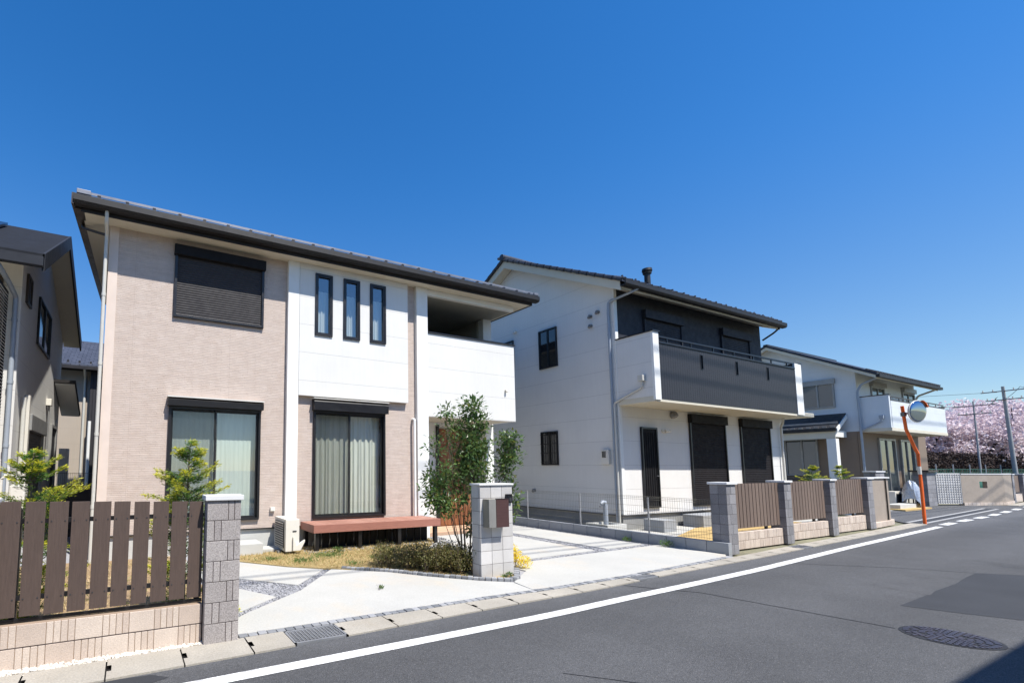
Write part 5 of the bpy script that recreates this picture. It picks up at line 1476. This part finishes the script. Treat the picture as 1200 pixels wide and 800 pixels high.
F0, F1, F2 = Vector((35.98, 7.65, 0)), Vector((38.3, 6.83, 0)), Vector((40.6, 7.0, 0))
def wseg(mb, a, b, z0, z1, th=.16):
    d_ = (b - a).normalized(); n_ = Vector((-d_.y, d_.x, 0)) * th
    mb.hexa([(a.x, a.y, z0), (b.x, b.y, z0), (b.x + n_.x, b.y + n_.y, z0), (a.x + n_.x, a.y + n_.y, z0), (a.x, a.y, z1), (b.x, b.y, z1), (b.x + n_.x, b.y + n_.y, z1), (a.x + n_.x, a.y + n_.y, z1)])
mb = MB(); q0, q1 = F0.lerp(F1, .42), F0.lerp(F1, .60)
wseg(mb, F0, q0, .14, 1.48); wseg(mb, q1, F1, .14, 1.48); wseg(mb, q0, q1, .14, .82); wseg(mb, q0, q1, 1.14, 1.48); wseg(mb, F1, F2, .14, 1.48)
mb.build('wall_body', 'taupe_block', gw)
mb = MB(); wseg(mb, F0 - Vector((0, .02, 0)), F1 - Vector((0, .02, 0)), 1.481, 1.52, .2); wseg(mb, F1 - Vector((0, .02, 0)), F2 - Vector((0, .02, 0)), 1.481, 1.52, .2); mb.build('coping', 'stone_cap', gw)
mb = MB()
for a, b in ((F0, F1), (F1, F2)):
    n_ = int((b - a).length / .22)
    for i in range(n_): wseg(mb, a.lerp(b, (i + .03) / n_) - Vector((0, .03, 0)), a.lerp(b, (i + .97) / n_) - Vector((0, .03, 0)), 0, .14, .2)
mb.build('base_blocks', 'beige_block', gw)
fx = [41.0, 44.0, 47.0, 50.0, 53.5, 57, 61]
names = ['nearest', 'second', 'third', 'fourth', 'fifth', 'sixth', 'seventh']
for i, x in enumerate(fx):
    y = interp(INN, x) + .12
    fence_pillar(i, x, x + .35, y, 1.45, f'far grey fence pillar beyond the taupe garden wall, {names[i]} to it', 'far street fence pillars')
    if i < len(fx) - 1:
        r = thing('slat_fence', (x + 1.5, y + .2, 0), f'far brown fence panel on a low beige wall, {names[i]} to the taupe garden wall', 'fence panel', 'far street fence panels')
        x1_ = fx[i + 1]; y1_ = interp(INN, x1_) + .12
        mb = MB(); mb.hexa([(x + .36, y + .15, .5), (x1_ - .01, y1_ + .15, .5), (x1_ - .01, y1_ + .18, .5), (x + .36, y + .18, .5), (x + .36, y + .15, 1.4), (x1_ - .01, y1_ + .15, 1.4), (x1_ - .01, y1_ + .18, 1.4), (x + .36, y + .18, 1.4)]); mb.build('slats', 'far_fence', r)
        mb = MB(); mb.hexa([(x + .36, y + .08, 0), (x1_ - .01, y1_ + .08, 0), (x1_ - .01, y1_ + .2, 0), (x + .36, y + .2, 0), (x + .36, y + .08, .42), (x1_ - .01, y1_ + .08, .42), (x1_ - .01, y1_ + .2, .42), (x + .36, y + .2, .42)]); mb.build('base_wall', 'beige_block', r)

# ================================================================ traffic mirror
tm = thing('traffic_mirror', (22.44, 5.58, 0), 'round convex traffic mirror on a bent orange pole at the side street', 'traffic mirror')
MB().tube([(22.44, 5.58, 0), (22.47, 5.58, 1.3), (22.45, 5.58, 2.2), (22.36, 5.62, 2.42), (22.02, 5.62, 2.78), (21.84, 5.62, 2.95), (21.70, 5.62, 3.68)], .041, 14).build('pole', 'orange_paint', tm, smooth=True)
mc = Vector((21.92, 5.36, 3.50)) + Vector((.0, .0, 0)); nrm = Vector((-.30, -.95, -.08)).normalized()
tt = nrm.cross(Vector((0, 0, 1))).normalized(); uu = tt.cross(nrm)
def dome(r0, h, n=32, m_=6, off=0, flip=1):
    mb = MB(); rings = []
    for j in range(m_ + 1):
        t = j / m_; r_ = r0 * math.sin(t * math.pi / 2); dd_ = h * math.cos(t * math.pi / 2)
        b = len(mb.v)
        for i in range(n):
            a = 2 * math.pi * i / n; mb.v.append(tuple(mc + nrm * (off + dd_ * flip) + tt * math.cos(a) * r_ + uu * math.sin(a) * r_))
        rings.append(b)
    for a_, b_ in zip(rings, rings[1:]):
        for i in range(n): k_ = (i + 1) % n; mb.f.append((a_ + i, a_ + k_, b_ + k_, b_ + i))
    return mb
dome(.325, .06).build('mirror', 'mirror_glass', tm, smooth=True)
dome(.335, .05, off=-.03, flip=-1).build('mirror_back', 'orange_paint', tm, smooth=True)
mb = MB(); mb.tube([mc + (tt * math.cos(a) + uu * math.sin(a)) * .33 - nrm * .01 for a in [2 * math.pi * i / 40 for i in range(41)]], .018, 6); mb.build('rim', 'unit_white', tm, smooth=True)
mb = MB(); n_ = 16
for i in range(n_):
    a, b = math.pi * (.62 + .26 * i / n_), math.pi * (.62 + .26 * (i + 1) / n_)
    p = lambda an, f, r_: tuple(mc + (tt * math.cos(an) + uu * math.sin(an)) * r_ + nrm * f)
    mb.hexa([p(a, -.02, .34), p(b, -.02, .34), p(b, .05, .34), p(a, .05, .34), p(a, -.02, .368), p(b, -.02, .368), p(b, .05, .368), p(a, .05, .368)])
mb.build('visor', 'orange_paint', tm)
mb = MB(); mb.tube([(21.74, 5.62, 3.42), tuple(mc - nrm * .06)], .025, 8); mb.tube([(21.75, 5.62, 3.36), (21.74, 5.62, 3.48)], .068, 12); mb.build('bracket', 'steel', tm)
MB().tube([(22.468, 5.585, 1.55), (22.462, 5.585, 1.80)], .044, 14, False).build('sticker', 'unit_white', tm)

# ================================================================ HOUSE 0 (left edge)
H0 = thing('house', (-4, 10.85, 0), 'grey and cream house at the left edge with solar panels and a louvred balcony', 'house')
XW = -2.0; YA, YR, YB = 10.85, 13.35, 17.0
ev0 = lambda y: 7.2 - .556 * (YR - y) if y <= YR else 7.2 - .43 * (y - YR)
mb = MB(); mb.poly((XW, YA, .3), (XW, YB, .3), (XW, YB, ev0(YB)), (XW, YR, ev0(YR)), (XW, YA, ev0(YA)))
mb.build('side_wall', 'grey_siding', H0)
MB().poly((-9, YB, .3), (XW, YB, .3), (XW, YB, ev0(YB)), (-9, YB, ev0(YB))).build('rear_wall', 'cream_siding', H0)
mb = MB(); mb.poly((-9, YA, .3), (XW, YA, .3), (XW, YA, ev0(YA)), (-9, YA, ev0(YA)))
mb.build('front_wall', 'cream_siding', H0)
bx(-9, XW - .03, 10.9, 16.9, 0, .3).build('foundation', 'foundation', H0)
mb = MB(); OX = -1.53
for (ya, yb) in ((9.95, YR), (YR, 17.3)):
    za, zb = ev0(ya) + .16, ev0(yb) + .16
    mb.hexa([(-9.5, ya, za), (OX, ya, za), (OX, yb, zb), (-9.5, yb, zb), (-9.5, ya, za + .1), (OX, ya, za + .1), (OX, yb, zb + .1), (-9.5, yb, zb + .1)])
R0 = mb.build('roof', 'slate_roof', H0)
mb = MB()
for (ya, yb) in ((9.95, YR), (YR, 17.3)):
    za, zb = ev0(ya), ev0(yb)
    mb.hexa([(OX - .03, ya, za - .06), (OX + .01, ya, za - .06), (OX + .01, yb, zb - .06), (OX - .03, yb, zb - .06), (OX - .03, ya, za + .27), (OX + .01, ya, za + .27), (OX + .01, yb, zb + .27), (OX - .03, yb, zb + .27)])
mb.build('barge_board', 'roof_edge', R0)
mb = MB()
for (ya, yb) in ((10.0, YR), (YR, 17.25)): mb.poly((OX - .03, ya, ev0(ya) + .0), (XW, ya, ev0(ya)), (XW, yb, ev0(yb)), (OX - .03, yb, ev0(yb)))
mb.poly((-9, 10.0, ev0(10.0)), (XW, 10.0, ev0(10.0)), (XW, YA, ev0(YA)), (-9, YA, ev0(YA)))
mb.build('soffit', 'soffit', R0)
bx(-9.5, OX, 9.83, 9.97, ev0(9.95) + .0, ev0(9.95) + .17).build('gutter', 'roof_edge', R0)
mb = MB(); mb.hexa([(-7, 10.5, ev0(10.5) + .30), (-2.75, 10.5, ev0(10.5) + .30), (-2.75, 13.0, ev0(13.0) + .30), (-7, 13.0, ev0(13.0) + .30), (-7, 10.5, ev0(10.5) + .36), (-2.75, 10.5, ev0(10.5) + .36), (-2.75, 13.0, ev0(13.0) + .36), (-7, 13.0, ev0(13.0) + .36)])
mb.build('solar_panel', 'solar', R0)
pipe(H0, [(-2.2, 9.95, 5.25), (-2.12, 10.35, 5.1), (-2.07, 10.76, 4.95), (-2.07, 10.76, 4.6), (-2.07, 10.76, 0.0)], .045, 'pipe_grey', rings=(4.5, 3.3, 2.1))
flat_window(H0, TF(YA), -3.4, -2.3, 4.6, 5.42, 'brown_frame')
# louvred screen of the balcony: horizontal slats facing the beige house
lv = ring(MB(), TR(-2.18), 8.2, 10.72, 1.0, 5.02, -.05, .0, .05).build('louvre_screen', 'roof_edge', H0)
mb = MB(); z = 1.08
while z < 4.95:
    mb.poly((-2.16, 8.25, z), (-2.16, 10.68, z), (-2.21, 10.68, z + .038), (-2.21, 8.25, z + .038))
    mb.poly((-2.16, 8.25, z), (-2.16, 10.68, z), (-2.165, 10.68, z - .012), (-2.165, 8.25, z - .012)); z += .062
mb.build('louvre_slats', 'slat_light', lv)
MB().box(-6, -2.3, 8.2, 10.8, 3.0, 3.2).build('balcony_slab', 'soffit', H0)
bx(-2.34, -2.24, 8.25, 10.7, 1.0, 4.9).build('screen_backing', 'brown_frame', lv)
T0 = TR(XW)
flat_window(H0, T0, 12.62, 14.35, 4.5, 5.6, 'black_frame', 'far_glass')
flat_window(H0, T0, 11.2, 11.65, 5.0, 5.6, 'brown_frame')
sh0 = shutter(H0, T0, 11.9, 13.95, .5, 2.82, .34, 'unit_grey', 'silver_frame', .06, proud=.08)
mb = MB(); mb.hexa([(-1.99, 15.6, 4.12), (-1.46, 15.6, 4.12), (-1.46, 17.5, 3.36), (-1.99, 17.5, 3.36), (-1.99, 15.6, 4.20), (-1.46, 15.6, 4.20), (-1.46, 17.5, 3.44), (-1.99, 17.5, 3.44)])
ca = mb.build('canopy', 'fascia_dark', H0)
MB().hexa([(-1.97, 15.65, 4.06), (-1.49, 15.65, 4.06), (-1.49, 17.45, 3.34), (-1.97, 17.45, 3.34), (-1.97, 15.65, 4.10), (-1.49, 15.65, 4.10), (-1.49, 17.45, 3.375), (-1.97, 17.45, 3.375)]).build('canopy_soffit', 'slat_light', ca)
dr0 = ring(MB(), T0, 15.4, 16.4, .4, 2.9, .001, .06, .08).build('side_door', 'silver_frame', H0); MB().bt(T0, 15.48, 16.32, .48, 2.82, .001, .02).build('door_leaf', 'shutter_slat', dr0)
MB().tube([(-1.94, 14.6, 3.35), (-1.94, 14.6, 2.2)], .02, 8).build('conduit', 'unit_grey', H0)
bx(-1.999, -1.88, 14.5, 14.72, 3.32, 3.5).build('vent_box', 'unit_white', H0, bevel=.01)
pipe(H0, [(-1.93, 11.35, 3.1), (-1.93, 11.35, .3)], .04, 'pipe_beige', 'riser_pipe')
bx(-1.98, -1.90, 11.75, 11.88, 0.4, 3.2).build('shutter_post', 'unit_white', H0)
# white gate post behind
gp_ = bx(-1.95, -1.7, 17.1, 17.4, 0, 2.3); tag(gp_.build('gate_post', 'white_trim', root=(-1.8, 17.2, 0), bevel=.01), 'white post standing behind the grey side wall of the left house', 'post')
gm_ = thing('gas_meter', (-1.62, 9.5, 0), 'cream gas meter with bent pipes behind the left end of the slat fence', 'gas meter')
bx(-1.72, -1.50, 9.35, 9.6, 1.15, 1.42).build('meter_body', 'unit_white', gm_, bevel=.03)
mb = MB(); mb.tube([(-1.85, 9.45, 0), (-1.85, 9.45, 1.5), (-1.80, 9.45, 1.56), (-1.66, 9.45, 1.56), (-1.62, 9.45, 1.5), (-1.62, 9.45, 1.4)], .028, 10); mb.build('pipes', 'unit_white', gm_, smooth=True)

# rear building between house 0 and house 1
RB = thing('house', (-2, 22.3, 0), 'low grey roofed beige house glimpsed in the gap between the left houses', 'house')
bx(-6, -1.55, 22.3, 28, 0, 5.7).build('wall', 'rear_siding', RB)
bx(-1.549, 2.5, 22.0, 28, 0, 5.7).build('dark_cladding', 'charcoal_siding', RB)
mb = MB(); mb.hexa([(-6.5, 21.7, 5.75), (3, 21.7, 5.75), (3, 25, 7.5), (-6.5, 25, 7.5), (-6.5, 21.7, 5.85), (3, 21.7, 5.85), (3, 25, 7.6), (-6.5, 25, 7.6)])
mb.hexa([(-6.5, 25, 7.5), (3, 25, 7.5), (3, 28.5, 5.75), (-6.5, 28.5, 5.75), (-6.5, 25, 7.6), (3, 25, 7.6), (3, 28.5, 5.85), (-6.5, 28.5, 5.85)])
R4 = mb.build('roof', 'grey_shingle', RB)
bx(-6.5, 3, 21.58, 21.7, 5.66, 5.78).build('gutter', 'fascia_dark', R4)
mb = MB()
for i in range(20): mb.box(-6 + i * .4, -5.93 + i * .4, 21.9, 22.0, 5.95, 6.05)
mb.build('snow_stops', 'fascia_dark', R4)
pipe(RB, [(-1.75, 21.65, 5.7), (-1.75, 22.2, 5.4), (-1.75, 22.24, 5.2), (-1.75, 22.24, 0)], .05, 'pipe_beige')
pipe(RB, [(-1.5, 21.9, 3.6), (-1.5, 21.9, 0)], .06, 'white_trim', 'riser_pipe')
yf = thing('yard_fence', (-1.2, 17, 0), 'grey mesh fence in the gap behind the beige house', 'fence')
mb = MB()
for i in range(40): mb.tube([(-1.95 + i * .05, 17.0, .2), (-1.95 + i * .05, 17.0, 1.55)], .004, 4, False)
for z in (.4, .8, 1.2, 1.54): mb.tube([(-1.95, 17.0, z), (0, 17.0, z)], .005, 4, False)
mb.build('wire_mesh', 'mesh_wire', yf)
bw_ = bx(-1.7, -.52, 13.8, 13.95, 0, 1.25); tag(bw_.build('yard_wall', 'shutter_slat', root=(-1, 13.9, 0)), 'dark low screen wall in the narrow gap between the houses', 'wall')

# ================================================================ background: cherry trees, hedge, net fence, poles, wires
def cherry(x, y, h, seed, label):
    g = np.random.default_rng(seed); gr_ = random.Random(seed)
    r = thing('cherry_tree', (x, y, 0), label, 'tree', 'cherry trees in pink blossom beyond the dark hedge')
    mb = MB(); base_ = Vector((x, y, 0)); fork = Vector((x + gr_.uniform(-.2, .2), y, h * .22))
    mb.tube([base_, fork], [.32, .26], 8)
    tips = []
    for i in range(8):
        a = 2 * math.pi * i / 8 + gr_.uniform(-.3, .3); R_ = h * gr_.uniform(.28, .5)
        e = Vector((x + math.cos(a) * R_, y + math.sin(a) * R_, h * gr_.uniform(.55, .85))); m1 = fork.lerp(e, .5) + Vector((math.cos(a) * .5, math.sin(a) * .5, -.3))
        mb.tube([fork, m1, e], [.17, .10, .04], 6); tips += [m1, e]
        for _ in range(4):
            q = m1.lerp(e, gr_.random()); e2 = q + Vector((gr_.uniform(-1.6, 1.6), gr_.uniform(-1.6, 1.6), gr_.uniform(.1, 1.5))); mb.tube([q, q.lerp(e2, .5) + Vector((0, 0, .15)), e2], [.06, .04, .015], 5); tips.append(e2)
    mb.build('trunk', 'dark_bark', r)
    PP = []
    for t in tips:
        PP.append(sphere_pts(230, tuple(t), (1.15, 1.15, .75)))
    PP.append(sphere_pts(1500, (x, y, h * .68), (h * .52, h * .52, h * .30)))
    PP = np.concatenate(PP)
    V, F = leaves(PP, .24, .17, None, up=.3)
    npmesh('crown', V, F, 'blossom', r)
cx_ = [(66, 13.2, 7.2), (71, 16.5, 8.2), (74, 12.6, 8.6), (79, 17.5, 9.2), (82, 13.0, 9.0), (88, 16.6, 9.8), (90, 11.2, 9.0), (98, 14, 9.5), (76, 21, 8.8), (64, 16.4, 6.8), (106, 11.5, 9)]
wh = ['nearest the far balcony', 'behind the thinner pole', 'right of the thinner pole', 'centre back of the row', 'behind the thicker pole', 'farther back behind the thicker pole', 'right of the thicker pole', 'at the right edge of the photo', 'leftmost at the back', 'low one beside the far house', 'farthest along the street']
for i, (a, b, h) in enumerate(cx_): cherry(a, b, h, 20 + i, 'cherry tree in pale pink blossom, ' + wh[i])
hd = thing('hedge', (58, 12, 0), 'long dark red brown clipped hedge in front of the cherry trees', 'hedge')
PP = nr.uniform(0, 1, (34000, 3)); A_ = np.array([52., 13.6]); B2 = np.array([75., 10.2])
XY = A_ + (B2 - A_) * PP[:, :1]; XY[:, 1] += (PP[:, 1] - .5) * 1.2
V, F = leaves(np.c_[XY, .2 + PP[:, 2] * 2.8], .15, .11, None, up=.2)
npmesh('foliage', V, F, 'dark_hedge', hd)
mb = MB(); mb.hexa([(52, 13.3, 0), (75, 9.9, 0), (75, 10.5, 0), (52, 13.9, 0), (52, 13.3, 2.75), (75, 9.9, 2.75), (75, 10.5, 2.75), (52, 13.9, 2.75)]); mb.build('dark_core', 'dark_bark', hd)  # solid dark box added inside the hedge, filling the gaps between leaves
nf = thing('net_fence', (52, 11, 0), 'green net fence with posts in front of the dark hedge', 'fence')
mb = MB(); A_, B_2 = Vector((45.5, 12.2, 0)), Vector((70, 9.2, 0))
for i in range(110):
    p = A_.lerp(B_2, i / 109); mb.tube([(p.x, p.y, .2), (p.x, p.y, 1.75)], .012, 3, False)
for z in (.3, .6, .9, 1.2, 1.5, 1.75): mb.tube([(A_.x, A_.y, z), (B_2.x, B_2.y, z)], .014, 3, False)
mb.build('net', 'green_net', nf)
for i in range(12):
    p = A_.lerp(B_2, i / 11); MB().tube([(p.x, p.y, 0), (p.x, p.y, 2.1)], .035, 6).build('post', 'concrete_post', nf)
mb = MB(); mb.hexa([(44, 11.2, 0), (70, 8.8, 0), (70, 9.1, 0), (44, 11.5, 0), (44, 11.2, 1.15), (70, 8.8, 1.15), (70, 9.1, 1.15), (44, 11.5, 1.15)])
tag(mb.build('boundary_wall', 'green_net', root=(55, 10, 0)), 'dull green boundary wall below the net fence', 'wall')
def upole(x, y, h, r0, label, lean=(0, 0)):
    r = thing('utility_pole', (x, y, 0), label, 'utility pole', 'utility poles in front of the cherry trees')
    MB().tube([(x, y, 0), (x + lean[0], y + lean[1], h)], [r0, r0 * .6], 12).build('pole', 'concrete_post', r, smooth=True)
    X_, Y_ = x + lean[0], y + lean[1]
    for k_, (dz_, L) in enumerate(((.35, 1.1), (1.0, .9))):
        a_ = MB(); a_.tube([(X_ - L * .3, Y_ - L, h - dz_), (X_ + L * .3, Y_ + L, h - dz_)], .04, 6)
        ao = a_.build('crossarm', 'steel', r)
        q = MB()
        for t in (-.9, -.45, .45, .9): q.tube([(X_ + L * .3 * t, Y_ + L * t, h - dz_), (X_ + L * .3 * t, Y_ + L * t, h - dz_ + .18)], .035, 6)
        q.build('insulators', 'unit_white', ao)
    return r
upole(59.4, 10.0, 7.95, .14, 'thick leaning concrete utility pole at the right edge of the photo', (-.75, .0))
upole(59.0, 11.55, 7.05, .075, 'thinner dark utility pole in front of the blossom', (.15, 0))
def wirepair(a, b, sag, label):
    a, b = Vector(a), Vector(b); pts = []
    for i in range(15):
        t = i / 14; p = a.lerp(b, t); p.z -= sag * 4 * t * (1 - t); pts.append(p)
    o_ = MB().tube(pts, .013, 5, False).build('power_line', 'wire_mat', root=tuple(a)); tag(o_, label, 'power line', 'overhead power lines at the cherry trees')
tp1 = (58.65, 10.0, 7.6); tp2 = (73.8, 14.6, 8.35)
wirepair((58.4, 9.2, 7.8), (59.1, 11.0, 6.7), .35, 'upper overhead line running between the two utility poles')
wirepair((58.7, 10.3, 7.2), (59.1, 12.1, 6.0), .4, 'lower overhead line running between the two utility poles')
wirepair((58.4, 9.2, 7.8), (120, 6, 9), .8, 'overhead line leaving the thick pole along the far street')
wirepair((59.1, 12.0, 6.7), (46, 30, 7.4), .3, 'overhead line running from the thinner pole behind the far house')
wirepair((58.7, 10.3, 7.55), (44, 30, 8.2), .3, 'overhead line from the thick pole passing behind the far house')
setting(sheet([(44, 9.5), (140, 12.6), (140, 60), (44, 60)], -.012).build('field', 'dirt'))

# ================================================================ across the street (behind the camera): casts the near shadow, shows in the panes
def opp_house(x0, x1, label, wallm, ridge_x):
    r = thing('house', ((x0 + x1) / 2, -3, 0), label, 'house')
    yf_ = -2.7; yb_ = -10.5; ye = -2.06; h = 5.9
    bx(x0, x1, yb_, yf_, 0, h).build('wall', wallm, r)
    mb = MB(); ym = (yf_ + yb_) / 2
    for a, b in ((ye, ym), (2 * ym - ye, ym)):
        za = h + .02; zb = h + .02 + abs(a - b) * .42
        mb.hexa([(x0 - .5, a, za), (x1 + .5, a, za), (x1 + .5, b, zb), (x0 - .5, b, zb), (x0 - .5, a, za + .14), (x1 + .5, a, za + .14), (x1 + .5, b, zb + .14), (x0 - .5, b, zb + .14)])
    mb.poly((x0, yf_, h), (x0, ym, h + 1.8), (x0, yb_, h)); mb.poly((x1, yf_, h), (x1, ym, h + 1.8), (x1, yb_, h))
    mb.build('roof', 'grey_shingle', r)
    for xx in (x0 + 1.2, x0 + 4.2, x0 + 7.2):
        for z in (.8, 3.8):
            T_ = lambda u, v, n: (u, yf_ + n, v)
            w2 = ring(MB(), T_, xx, xx + 1.7, z, z + 1.6, .001, .05, .05).build('window', 'silver_frame', r); MB().bt(T_, xx + .05, xx + 1.65, z + .05, z + 1.55, .001, .02).build('pane', 'far_glass', w2)
opp_house(7.45, 17.0, 'cream house across the street behind the viewer on the right', 'cream_siding', 0)
opp_house(-10.5, .5, 'beige house across the street behind the viewer on the left', 'rear_siding', 0)
# overhead lines above the road: their shadows fall on the driveway
def owire(a, b, lab):
    a, b = Vector(a), Vector(b); pts = [a.lerp(b, i / 20) - Vector((0, 0, .5 * 4 * (i / 20) * (1 - i / 20))) for i in range(21)]
    o_ = MB().tube(pts, .03, 6, False).build('street_cable', 'wire_mat', root=tuple(a)); tag(o_, lab, 'cable', 'cables over the street')
owire((-30, -1.2, 15.4), (70, -1.2, 15.6), 'first of two high street cables that cast thin shadows on the driveway')
owire((-30, -1.45, 15.2), (70, -1.45, 15.4), 'second of two high street cables that cast thin shadows on the driveway')
owire((9, 1.0, 15.6), (60, 1.0, 15.7), 'lowest of three high cables that shade the charcoal balcony')
owire((9, .9, 16.4), (60, .9, 16.5), 'middle of three high cables that shade the charcoal balcony')
owire((9, 1.0, 16.9), (60, 1.0, 17.0), 'topmost of three high cables that shade the charcoal balcony')
